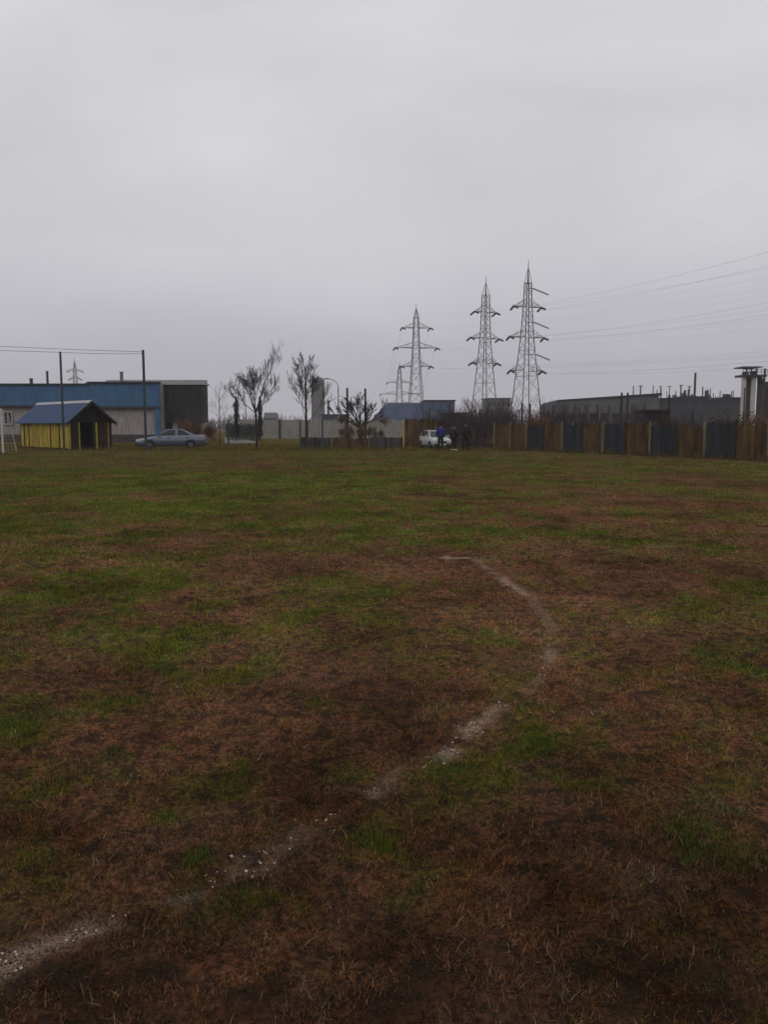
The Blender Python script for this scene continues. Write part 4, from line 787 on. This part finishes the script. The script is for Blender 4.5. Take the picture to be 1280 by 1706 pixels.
# ------------------------------------------------------------------ shed
def shed():
    A = Vector((X(113.5, 54.2), 54.2, 0)); ang = math.radians(135)          # long wall runs away to the left
    u = Vector((math.cos(ang), math.sin(ang), 0)); w = Vector((math.sin(ang), -math.cos(ang), 0))   # w: across the gable
    W, L, he, hr = 3.05, 8.4, 1.98, 3.28
    t = thing('wooden_shed', 'yellow wooden shed with blue pitched roof and dark open gable', 'shed', A)
    Mx = Matrix(((w.x, u.x, 0, A.x), (w.y, u.y, 0, A.y), (0, 0, 1, 0), (0, 0, 0, 1)))   # local: x across gable, y along wall
    def P(name, m, fn, par=t):
        b = MB(); b.M = Mx; fn(b); return b.build(name, m, par)
    # long yellow wall in board panels with battens
    cuts = [.12, 1.55, 3.0, 4.35, 5.2, 6.8, 8.3]
    for a, c in zip(cuts[:-1], cuts[1:]):
        def pan(b):
            n = max(2, int((c - a) / .16)); q = (c - a) / n
            for k in range(n): b.tint = R.uniform(.8, 1.12); b.box(.03 + R.uniform(0, .008), .06, a + k * q + .004, a + (k + 1) * q - .004, .12, he - .02)
        P('board_panel', 'yellow_board', pan)['kind'] = 'stuff'
    for k_, c in enumerate(cuts[:-1]): P('batten', 'yellow_trim' if k_ in (0, 3, 4) else 'brown_wood', lambda b: b.box(-.005, .028, c - .05, c + .05, .05, he - .03))
    P('batten', 'dark_wood', lambda b: b.box(-.004, .028, 7.55, 7.68, .05, he - .03))
    P('sill_beam', 'dark_wood', lambda b: b.box(.02, .1, 0, L, 0, .115))
    P('rear_wall', 'brown_wood', lambda b: b.box(.03, W - .03, L - .06, L, 0, he)); P('far_wall', 'brown_wood', lambda b: b.box(W - .06, W - .03, .1, L - .07, 0, he)); P('inner_wall', 'dark_wood', lambda b: b.box(.07, W - .07, 3.4, 3.45, 0, he))
    # roof: two slopes of ribbed blue sheets
    for s in (0, 1):
        ov = .22; n = 11; q = (L + .7) / n
        def slope(b, k):
            y0 = -.35 + k * q; y1 = y0 + q
            e = -ov if s == 0 else W + ov; ze = he - ov * (hr - he) / (W / 2); c = W / 2
            b.add([(e, y0 + .008, ze), (e, y1 - .008, ze), (c, y1 - .008, hr), (c, y0 + .008, hr), (e, y0 + .008, ze + .035), (e, y1 - .008, ze + .035), (c, y1 - .008, hr + .035), (c, y0 + .008, hr + .035)], [(0, 1, 2, 3), (4, 7, 6, 5), (0, 4, 5, 1), (1, 5, 6, 2), (2, 6, 7, 3), (3, 7, 4, 0)])
            for j in range(3):
                yy = y0 + q * (j + .5) / 3; b.tube((e, yy, ze + .04), (c, yy, hr + .04), .022, n=4)
        for k in range(n): P('roof_sheet', 'blue_roof', lambda b: slope(b, k))
    P('ridge_cap', 'flashing', lambda b: b.prism([(W / 2 - .2, -.36, hr - .10), (W / 2, -.36, hr + .085), (W / 2 + .2, -.36, hr - .10), (W / 2, -.36, hr + .03)], (0, L + .72, 0)))
    for s in (0, 1):
        e = -.24 if s == 0 else W + .24; ze = he - .22 * (hr - he) / (W / 2) - .02
        P('barge_board', 'dark_wood', lambda b: b.prism([(e, -.40, ze - .13), (W / 2, -.40, hr - .14), (W / 2, -.40, hr + .03), (e, -.40, ze + .05)], (0, .045, 0)))
    P('gable_boards', 'dark_wood', lambda b: [setattr(b, 'tint', R.uniform(.6, 1.4)) or b.box(.1 + .19 * k, .1 + .19 * k + .18, .03, .055, he, he + max(.05, (hr - he) * (1 - abs(.1 + .19 * k + .09 - W / 2) / (W / 2)) - .1)) for k in range(15)])['kind'] = 'stuff'
    # front: posts, boarded bays, dark doorway
    for x0, x1, m in ((0, .13, 'yellow_trim'), (.70, .78, 'yellow_trim'), (1.72, 1.80, 'brown_wood'), (1.90, 2.02, 'yellow_trim'), (2.12, 2.17, 'brown_wood'), (2.78, 2.84, 'yellow_trim'), (2.94, 3.05, 'brown_wood')):
        P('post', m, lambda b: b.box(x0, x1, -.02 + R.uniform(0, .01), .10, 0, he))
    def bay(x0, x1, m):
        def f(b):
            n = max(1, int((x1 - x0) / .13)); q = (x1 - x0) / n
            for k in range(n): b.tint = R.uniform(.6, 1.4); b.box(x0 + k * q + .006, x0 + (k + 1) * q - .006, .03, .055, .05, he - .12)
        P('board_bay', m, f)['kind'] = 'stuff'
    bay(.14, .69, 'brown_wood'); bay(2.18, 2.77, 'brown_wood'); bay(1.81, 1.89, 'brown_wood'); bay(2.85, 2.93, 'dark_wood')
    P('lintel', 'dark_wood', lambda b: b.box(.0, W, -.03, .10, he - .118, he + .02)); P('rail', 'brown_wood', lambda b: b.box(.14, .69, -.005, .028, .9, 1.0)); P('rail', 'brown_wood', lambda b: b.box(2.18, 2.77, -.005, .028, 1.62, 1.7))
    P('floor', 'dark_wood', lambda b: b.box(.1, W - .1, .1, 3.4, 0.0, .03))
shed()

# ------------------------------------------------------------------ fence on the right, back fence
def board_panel(par, p, q, zt, m, name='board_panel', step=.165, gap=.012, dz=.05, thick=.026):
    d = (q - p); L = d.length; d.normalize(); n = Vector((d.y, -d.x, 0)); k = max(1, round(L / step)); w = L / k; b = MB()
    if n.y > 0: n = -n
    for i in range(k):
        b.tint = R.uniform(.62, 1.3); a = p + d * (i * w + gap / 2); c = p + d * ((i + 1) * w - gap / 2); o = n * R.uniform(0, .012); z = zt + R.uniform(-dz, dz * .4) - (R.uniform(.05, .22) if R.random() < .14 else 0); z0 = R.uniform(.03, .10); sl = d * R.uniform(-.02, .02)
        b.prism([a + o + Vector((0, 0, z0)), c + o + Vector((0, 0, z0)), c + o + sl + Vector((0, 0, z)), a + o + sl + Vector((0, 0, z + R.uniform(-.02, .02)))], n * thick)
    o = b.build(name, m, par); o['kind'] = 'stuff'
    for zz in (.35, zt - .35):
        r = MB(); a, c = p - n * .045, q - n * .045; r.prism([a + Vector((0, 0, zz)), c + Vector((0, 0, zz)), c + Vector((0, 0, zz + .07)), a + Vector((0, 0, zz + .07))], n * .04); r.build('rail', 'dark_metal', par)
def right_fence():
    A, B = Vector((8.0, 56.0, 0)), Vector((17.7, 37.0, 0)); d = B - A
    t = thing('board_fence', 'right hand fence of alternating brown and navy board panels with pale posts', 'fence', A)
    ts = [-.025 + .0853 * k for k in range(16)]; cols = ['brown', 'brown', 'navy', 'brown', 'navy', 'brown', 'navy', 'brown', 'navy', 'brown', 'navy', 'brown', 'navy', 'brown', 'navy']
    u = d.normalized()
    for k, c in enumerate(cols): board_panel(t, A + d * ts[k] + u * .07, A + d * ts[k + 1] - u * .07, 1.76 + R.uniform(-.10, .07), M[c + '_board'], dz=.09)
    n = Vector((u.y, -u.x, 0)); n = -n if n.y > 0 else n
    for k, s in enumerate(ts):
        p = A + d * s + n * .03; h = 1.84 + R.uniform(-.05, .05)
        w_ = .045; part('post', 'fence_post' if k in (0, 1, 2, 4, 6, 8, 10, 12, 14) else 'brown_wood', t, lambda b: b.prism([p - u * w_ - n * w_, p + u * w_ - n * w_, p + u * w_ + n * w_, p - u * w_ + n * w_], (R.uniform(-.04, .04), R.uniform(-.04, .04), h)))
right_fence()
def weeds():
    rng = random.Random(19); b = MB(); A, B = Vector((8.0, 56.0, 0)), Vector((19.5, 33.5, 0)); n = Vector((-.89, -.45, 0))
    segs = [(A, B, n, 5200), (Vector((X(500, 56.6), 56.4, 0)), Vector((X(672, 56.6), 56.4, 0)), Vector((0, -1, 0)), 1800), (Vector((X(200, 55.4), 55.4, 0)), Vector((X(500, 55.4), 55.4, 0)), Vector((0, -1, 0)), 1600)]
    for p0, p1, nn, cnt in segs:
        for k in range(cnt):
            f = rng.random(); p = p0.lerp(p1, f) + nn * abs(rng.gauss(.1, .22)); cl = .4 + .9 * abs(math.sin(f * 61)) * abs(math.sin(f * 23 + 1)); h = rng.uniform(.08, .42) * cl
            q = p + Vector((rng.gauss(0, .35) * h, rng.gauss(0, .35) * h, h)); w = Vector((rng.gauss(0, 1), rng.gauss(0, 1), 0)).normalized() * .011; b.tint = rng.uniform(.5, 1.6)
            b.add([p - w, p + w, q], [(0, 1, 2)])
    o = b.build('fence_weeds', mat('weeds', (0.075, 0.055, 0.020), .9, .4, 2, tint=True)); o['kind'] = 'stuff'; tag(o, 'dry weeds along the foot of the fences and the field edge', 'weeds')
weeds()
def back_fence():
    Y = 60.4
    t = thing('tall_brown_fence', 'tall brown board fence panel with yellow post behind the white car', 'fence', (X(705, Y), Y, 0))
    xs = [673, 704, 736]
    for a, c in zip(xs[:-1], xs[1:]): board_panel(t, Vector((X(a, Y) + .06, Y, 0)), Vector((X(c, Y) - .06, Y, 0)), Z(697.5, Y), M['brown_board'])
    for k, a in enumerate(xs): boxpart('post', 'yellow_trim' if k == 0 else 'dark_wood', t, X(a, Y) - .05, X(a, Y) + .05, Y - .08, Y + .04, 0, Z(697, Y) + (-.02 if k else -.1))
    Y = 56.6
    t = thing('low_board_fence', 'knee high board fence of navy and rust panels along the field edge', 'fence', (X(585, Y), Y, 0))
    xs = [500, 526, 552, 583, 615, 643, 670]; cc = ['low_grey', 'low_grey', 'low_rust', 'low_rust', 'low_grey', 'low_grey']
    for a, c, m in zip(xs[:-1], xs[1:], cc): board_panel(t, Vector((X(a, Y) + .05, Y, 0)), Vector((X(c, Y) - .05, Y, 0)), Z(728.5, Y), M[m])
    for a in xs: boxpart('post', 'fence_post' if a in (552, 615) else 'dark_wood', t, X(a, Y) - .04, X(a, Y) + .04, Y - .07, Y + .03, 0, Z(727, Y))
    # single steel posts
    for px, yt, m, lab in ((380, 699, 'net_post', 'teal grey steel post beside the pale lane'), (500, 702, 'bark_grey', 'brown steel post at the left end of the low board fence'), (512.5, 703, 'net_post', 'dark steel post just right of the brown one at the low fence'), (575, 700, 'bark_grey', 'brown post above the rust panel of the low fence'), (537, 701, 'net_post', 'dark blue grey post behind the low navy boards')):
        t = thing('steel_post', lab, 'post', (X(px, Y - .4 if px < 560 else Y + 1), Y - .4 if px < 560 else Y + 1, 0)); D = t.location.y
        b = MB(); b.tube((0, 0, 0), (0, 0, Z(yt, D)), .06, n=8); b.build('shaft', m, t, local=True); b = MB(); b.tube((0, 0, Z(yt, D)), (0, 0, Z(yt, D) + .04), .075, .03, n=8); b.build('cap', m, t, local=True)
back_fence()

# ------------------------------------------------------------------ ball stop frame, goal
def ball_stop():
    D = 53.4; t = thing('ball_stop_frame', 'tall dark steel posts with cables strung along the top behind the goal', 'ball stop', (X(105, D), D, 0))
    tops = {-60: 578, 105: 586, 242: 583}
    for px, yt in tops.items():
        r = .075 if px != 242 else .09
        part('post', 'net_post', t, lambda b: b.tube((X(px, D), D, 0), (X(px, D), D, Z(yt, D)), r, r * .9, n=8))
    def cab(b, a, c, za, zc, sag): b.path([Vector((X(a + (c - a) * k / 10, D), D, za + (zc - za) * k / 10 - 4 * sag * k / 10 * (1 - k / 10))) for k in range(11)], .017, 4)
    part('cable', 'wire', t, lambda b: cab(b, 105, 242, Z(587, D), Z(589, D), .05)); part('cable', 'wire', t, lambda b: cab(b, -60, 105, Z(582, D), Z(587, D), .0)); part('cable', 'wire', t, lambda b: cab(b, -60, 242, Z(573, D), Z(586, D), .05))
ball_stop()
def goal():
    D = 48.5; x1 = X(2.5, D); x0 = x1 - 7.4
    t = thing('goal', 'white football goal at the left frame edge, only its right post in view', 'goal', ((x0 + x1) / 2, D, 0))
    for x_ in (x0, x1): part('post', 'white_post', t, lambda b: b.tube((x_, D, 0), (x_, D, 2.5), .06, n=10))
    part('crossbar', 'white_post', t, lambda b: b.tube((x0 - .06, D, 2.56), (x1 + .06, D, 2.56), .06, n=10))
    for x_ in (x0, x1): part('stay', 'white_post', t, lambda b: b.path([(x_, D + .05, 2.5), (x_, D + .8, 2.45), (x_, D + 1.8, 0)], .025, 6))
    b = MB(); n = 30
    for k in range(n + 1):
        x_ = x0 + (x1 - x0) * k / n; b.path([(x_, D + .06, 2.48), (x_, D + .8, 2.42), (x_, D + 1.78, .02)], .006, 3)
    for k in range(12):
        z = .15 + k * .2; y_ = D + 1.8 - z / 2.45; b.tube((x0, y_, z), (x1, y_, z), .006, n=3)
    b.build('net', 'net', t)['kind'] = 'stuff'
goal()

# ------------------------------------------------------------------ cars
def car(name, label, loc, yaw, paint, kind):
    t = thing(name, label, 'car', loc); t.rotation_euler = (0, 0, math.radians(yaw))
    if kind == 'sedan':
        Ln = 4.72; hw = .88; st = [(2.36, .34, .58, .70), (2.30, .24, .68, .80), (1.95, .22, .76, .86), (1.1, .22, .90, .88), (.2, .22, .93, .88), (-1.0, .22, .95, .88), (-1.65, .22, .98, .87), (-2.1, .24, .99, .84), (-2.30, .28, .93, .80), (-2.36, .36, .70, .72)]
        cab = [(1.12, .90), (.30, 1.36), (-.15, 1.42), (-.8, 1.40), (-1.72, .985)]; wb = (1.42, -1.32); rw = .31
    else:
        Ln = 3.9; hw = .81; st = [(1.95, .34, .60, .66), (1.88, .24, .74, .76), (1.55, .22, .84, .80), (.95, .22, .93, .81), (.2, .22, .95, .81), (-.8, .22, .97, .81), (-1.5, .22, .98, .80), (-1.85, .26, .97, .77), (-1.95, .34, .80, .70)]
        cab = [(.98, .93), (.25, 1.40), (-.3, 1.47), (-1.25, 1.43), (-1.75, .98)]; wb = (1.22, -1.2); rw = .29
    B = MB(); m = 10; vs = []
    for x, zb, zt, w in st:
        for s in (-1, 1):
            ring = [(x, s * w * .82, zb), (x, s * w * .97, zb + .10), (x, s * w, zb + (zt - zb) * .55), (x, s * w * .955, zt - .05), (x, s * w * .86, zt)]
            vs += ring if s < 0 else ring[::-1]
    n = len(st); fs = [(k * m + i, k * m + (i + 1) % m, (k + 1) * m + (i + 1) % m, (k + 1) * m + i) for k in range(n - 1) for i in range(m)] + [tuple(range(m)), tuple(range(n * m - 1, (n - 1) * m - 1, -1))]
    B.add(vs, fs); body = B.build('body', paint, t, local=True, smooth=True); body.modifiers.new('bevel', 'BEVEL').width = .02
    # cabin: painted pillars and roof, glass panes set into it
    wr, wbelt = hw * .70, hw * .90; low = lambda x: float(np.interp(-x, [-s[0] for s in st], [s[2] for s in st])) - .03
    G = MB(); (xa, za), (xb, zb), (xc, zc), (xd, zd), (xe, ze) = cab
    top = [(xb, zb), (xc, zc), (xd, zd)]; vs = [(xa, -wbelt, low(xa)), (xa, wbelt, low(xa))]
    for x, z in top: vs += [(x, -wr, z), (x, wr, z)]
    vs += [(xe, -wbelt, low(xe)), (xe, wbelt, low(xe))]
    G.add(vs, [(0, 1, 3, 2), (2, 3, 5, 4), (4, 5, 7, 6), (6, 7, 9, 8), (0, 2, 4, 6, 8), (1, 9, 7, 5, 3), (0, 8, 9, 1)]); G.build('cabin', paint, t, local=True)
    def pane(name, c4, ins=.10, off=.012):
        c4 = [Vector(c) for c in c4]; ctr = sum(c4, Vector()) / len(c4); nr = (c4[1] - c4[0]).cross(c4[2] - c4[0]).normalized()
        if nr.dot(ctr - Vector((0, 0, .9))) < 0: nr = -nr
        c4 = [c.lerp(ctr, ins) + nr * off for c in c4]; b = MB(); b.prism(c4, -nr * .008); b.build(name, 'glass', t, local=True)
    pane('windshield', [(xa, -wbelt, low(xa)), (xa, wbelt, low(xa)), (xb, wr, zb), (xb, -wr, zb)]); pane('rear_window', [(xe, -wbelt, low(xe)), (xe, wbelt, low(xe)), (xd, wr, zd), (xd, -wr, zd)])
    for s in (-1, 1):
        yb = lambda z: s * (wbelt + (wr - wbelt) * (z - .95) / (zc - .95)); mid = (xc + xd) / 2 + .1; zl = .97
        pane('side_window', [(xa - .25, yb(zl), zl), (mid + .05, yb(zl), zl), (mid + .05, yb(zc - .05), zc - .05), (xb - .05, yb(zb - .05), zb - .06)], .06); pane('side_window', [(mid - .05, yb(zl), zl), (xe + .35, yb(zl), zl), (xd + .02, yb(zd - .05), zd - .05), (mid - .05, yb(zc - .05), zc - .05)], .06)
        for xw in wb:
            w = MB(); y0 = s * (hw - .20); y1 = s * (hw + .015); w.tube((xw, y0, rw), (xw, y1, rw), rw, n=20); tyre = w.build('wheel', 'rubber', t, local=True)
            w = MB(); w.tube((xw, y1 - s * .01, rw), (xw, y1 + s * .012, rw), rw * .62, rw * .5, n=14); w.build('rim', 'rim', tyre, local=True)
            w = MB(); w.path([(xw + (rw + .05) * math.cos(a), s * (hw + .0), rw + (rw + .05) * math.sin(a)) for a in np.linspace(.05, math.pi - .05, 9)], .03, 5); w.build('wheel_arch', 'plastic', t, local=True)
        h = MB(); xf = st[1][0]; h.box(xf - .12, xf + .035, s * hw * .50, s * hw * .86, .55, .69) if s > 0 else h.box(xf - .12, xf + .035, -hw * .86, -hw * .50, .55, .69); h.build('headlight', 'lamp_glass', t, local=True)
        h = MB(); xr = st[-1][0]; (h.box(xr - .015, xr + .12, hw * .55, hw * .86, .70, .88) if s > 0 else h.box(xr - .015, xr + .12, -hw * .86, -hw * .55, .70, .88)); h.build('tail_light', 'tail_red', t, local=True)
        h = MB(); h.box(xa - .42, xa - .25, min(s * hw, s * (hw + .16)), max(s * hw, s * (hw + .16)), .95, 1.08); h.build('mirror', paint, t, local=True)
        for xx in ((xa + xc) / 2 - .35, mid - .75):
            h = MB(); h.box(xx - .09, xx + .09, min(s * hw, s * (hw + .02)), max(s * hw, s * (hw + .02)), .80, .84); h.build('door_handle', 'plastic', t, local=True)
        h = MB(); h.box(wb[1] + rw + .1, wb[0] - rw - .1, min(s * hw * .9, s * (hw + .008)), max(s * hw * .9, s * (hw + .008)), .20, .30); h.build('sill', 'plastic', t, local=True)
    xf = st[0][0]; h = MB(); h.box(xf - .2, xf + .05, -hw * .8, hw * .8, .28, .42); h.build('front_bumper', 'plastic', t, local=True)
    h = MB(); h.box(xf - .06, xf + .03, -hw * .42, hw * .42, .50, .62); h.build('grille', 'plastic', t, local=True); h = MB(); h.box(xf + .052, xf + .062, -.26, .26, .31, .41); h.build('number_plate', 'plate', t, local=True)
    xr = st[-1][0]; h = MB(); h.box(xr - .06, xr + .2, -hw * .8, hw * .8, .32, .46); h.build('rear_bumper', 'plastic', t, local=True)
    return t
car('parked_sedan', 'silver sedan parked nose left beyond the field, right of the shed', (X(284, 56.5), 56.6, 0), 193, 'silver_paint', 'sedan')
car('parked_hatchback', 'white hatchback parked nose to the field, partly hidden by the standing people', (X(725, 57.6), 57.6, 0), -76, 'white_paint', 'hatch').scale = (.9, .9, .9)

# ------------------------------------------------------------------ people
def skin_obj(name, chains, m, parent, sub=2):
    """chains: list of lists of (point, radius or (rx, ry)); one skinned mesh, shared points are welded"""
    vs = []; es = []; rad = []; idx = {}; roots = []
    for ch in chains:
        prev = None
        for p, r in ch:
            key = tuple(round(c, 4) for c in p)
            if key not in idx: idx[key] = len(vs); vs.append(p); rad.append(r if isinstance(r, tuple) else (r, r))
            i = idx[key]
            if prev is not None and prev != i: es.append((prev, i))
            prev = i
    me = bpy.data.meshes.new(name); me.from_pydata(vs, es, []); o = bpy.data.objects.new(name, me); COL.objects.link(o)
    o.modifiers.new('skin', 'SKIN'); ss = o.modifiers.new('sub', 'SUBSURF'); ss.levels = ss.render_levels = sub
    # one root per connected piece
    par = list(range(len(vs)))
    def fd(a):
        while par[a] != a: a = par[a]
        return a
    for a, b in es: par[fd(a)] = fd(b)
    seen = set()
    if not me.skin_vertices: bpy.context.view_layer.update()
    if not me.skin_vertices: me.attributes  # layer is made by the modifier
    sv = me.skin_vertices[0].data if len(me.skin_vertices) else None
    if sv:
        for i, r in enumerate(rad):
            sv[i].radius = r; g = fd(i); sv[i].use_root = g not in seen; seen.add(g)
    mm = M[m]; me.materials.append(mm); o.modifiers['skin'].use_smooth_shade = True
    o.parent = parent; return o
def person(label, loc, yaw, Ht, jacket, yoke=None, shoe='shoe_dark', stance=.10, arm=(.265, -.02), look=0):
    t = thing('person', label, 'person', loc); t.rotation_euler = (0, 0, math.radians(yaw)); k = Ht / 1.78
    S = lambda x, y, z: (x * k, y * k, z * k)     # faces -y
    hip, kn, an = .92, .50, .09
    legs = lambda s: [(S(0, .0, .95), .13 * k), (S(s * .09, .0, hip), .092 * k), (S(s * (stance + .01), -.015, kn), .062 * k), (S(s * (stance + .02), .02, an), .042 * k)]
    foot = lambda s: [(S(s * (stance + .02), .02, an), .042 * k), (S(s * (stance + .025), .05, .045), .04 * k), (S(s * (stance + .05), -.14, .035), .035 * k)]
    ax, ay = arm
    sh = lambda s: [(S(0, .0, 1.38), .13 * k), (S(s * .185, .0, 1.42), .062 * k), (S(s * (ax - .02), .03, 1.14), .047 * k), (S(s * ax, ay - .03, .90), .034 * k)]
    hand = lambda s: [(S(s * ax, ay - .03, .90), .034 * k), (S(s * (ax + .005), ay - .045, .83), (.032 * k, .02 * k))]
    torso = [(S(0, .0, .95), .13 * k), (S(0, -.01, 1.12), .12 * k), (S(0, 0, 1.38), .13 * k), (S(0, .005, 1.50), .05 * k), (S(0, -.01, 1.585), .066 * k), (S(0, -.012, 1.655), .084 * k), (S(0, -.005, 1.73), .066 * k)]
    fing = []
    for s in (-1, 1):
        for j, (dy, L) in enumerate(((-.03, .062), (-.01, .072), (.01, .068), (.028, .054))):
            fing.append([(S(s * (ax + .005), ay - .045 + dy, .815), .0095 * k), (S(s * (ax + .004), ay - .05 + dy, .815 - L * .5), .009 * k), (S(s * (ax - .012), ay - .055 + dy, .815 - L), .0075 * k)])
        fing.append([(S(s * (ax - .005), ay - .07, .855), .011 * k), (S(s * (ax - .014), ay - .095, .825), .0095 * k), (S(s * (ax - .016), ay - .10, .80), .008 * k)])
    nose = [(S(0, -.09, 1.645), .014 * k), (S(0, -.106, 1.63), .011 * k)]; ears = [[(S(s * .078, .0, 1.66), .018 * k), (S(s * .088, .008, 1.635), .014 * k)] for s in (-1, 1)]
    skin_obj('body', [torso] + [c(s) for s in (-1, 1) for c in (legs, foot, sh, hand)] + fing + [nose] + ears, 'skin', t)
    g = .022 * k; fat = lambda ch, e: [(p, (tuple(q + e for q in r) if isinstance(r, tuple) else r + e)) for p, r in ch]
    skin_obj('trousers', [fat(legs(s), .028 * k) for s in (-1, 1)], 'trousers', t)
    skin_obj('jacket', [fat([(S(0, .0, .84), .135 * k)] + torso[:3] + [(S(0, .01, 1.49), .055 * k)], .062 * k)] + [fat(sh(s), .040 * k) for s in (-1, 1)], jacket, t)
    if yoke: skin_obj('shoulder_yoke', [fat([(S(0, .0, 1.34), .13 * k), (S(0, .0, 1.38), .13 * k), (S(0, .01, 1.46), .055 * k)], .072 * k)] + [fat(sh(s)[:2] + [(S(s * (.215), .01, 1.34), .055 * k)], .050 * k) for s in (-1, 1)], yoke, t)
    skin_obj('hair', [[(S(0, .012, 1.665), .102 * k), (S(0, .014, 1.72), .094 * k), (S(0, .005, 1.765), .06 * k)], [(S(0, .012, 1.665), .102 * k), (S(0, .05, 1.60), .075 * k)]], 'hair', t)
    for s in (-1, 1):
        skin_obj('shoe', [[(S(s * (stance + .022), .02, .13), .068 * k), (S(s * (stance + .022), .06, .062), .066 * k), (S(s * (stance + .035), -.04, .06), .062 * k), (S(s * (stance + .052), -.17, .05), .052 * k)]], shoe, t)
        e = MB(); q = S(s * .03, -.09, 1.675); e.box(q[0] - .012, q[0] + .012, q[1] - .003, q[1] + .012, q[2] - .006, q[2] + .006); e.build('eye', 'hair', t, local=True)
    e = MB(); q = S(0, -.082, 1.595); e.box(q[0] - .024, q[0] + .024, q[1] - .004, q[1] + .01, q[2] - .004, q[2] + .004); e.build('mouth', 'brick_red', t, local=True)
    return t
person('person in a bright blue jacket and dark trousers standing before the white car', (X(734.5, 54.3), 54.3, 0), 168, 1.80, 'jacket_blue')
person('person in a dark jacket with maroon shoulders and white shoes, between two others', (X(757, 52.6), 52.6, 0), 150, 1.78, 'jacket_navy', 'yoke', 'shoe_white', .09)
person('person in black clothes, rightmost of the three standing people', (X(776.5, 53.4), 53.4, 0), 205, 1.92, 'jacket_black', None, 'shoe_dark', .13)

# ------------------------------------------------------------------ thin damp haze
def haze():
    b = MB(); b.box(-980, 980, -620, 980, -1.0, 52.0)
    m = bpy.data.materials.new('haze'); m.use_nodes = True; t = m.node_tree; t.nodes.clear()
    v = t.nodes.new('ShaderNodeVolumePrincipled'); v.inputs['Color'].default_value = (.93, .93, .96, 1); v.inputs['Density'].default_value = .00045; v.inputs['Anisotropy'].default_value = 0
    o = t.nodes.new('ShaderNodeOutputMaterial'); t.links.new(v.outputs[0], o.inputs['Volume'])
    h = b.build('haze', m); h['kind'] = 'stuff'; tag(h, 'thin damp grey air over the whole place', 'haze')
haze()
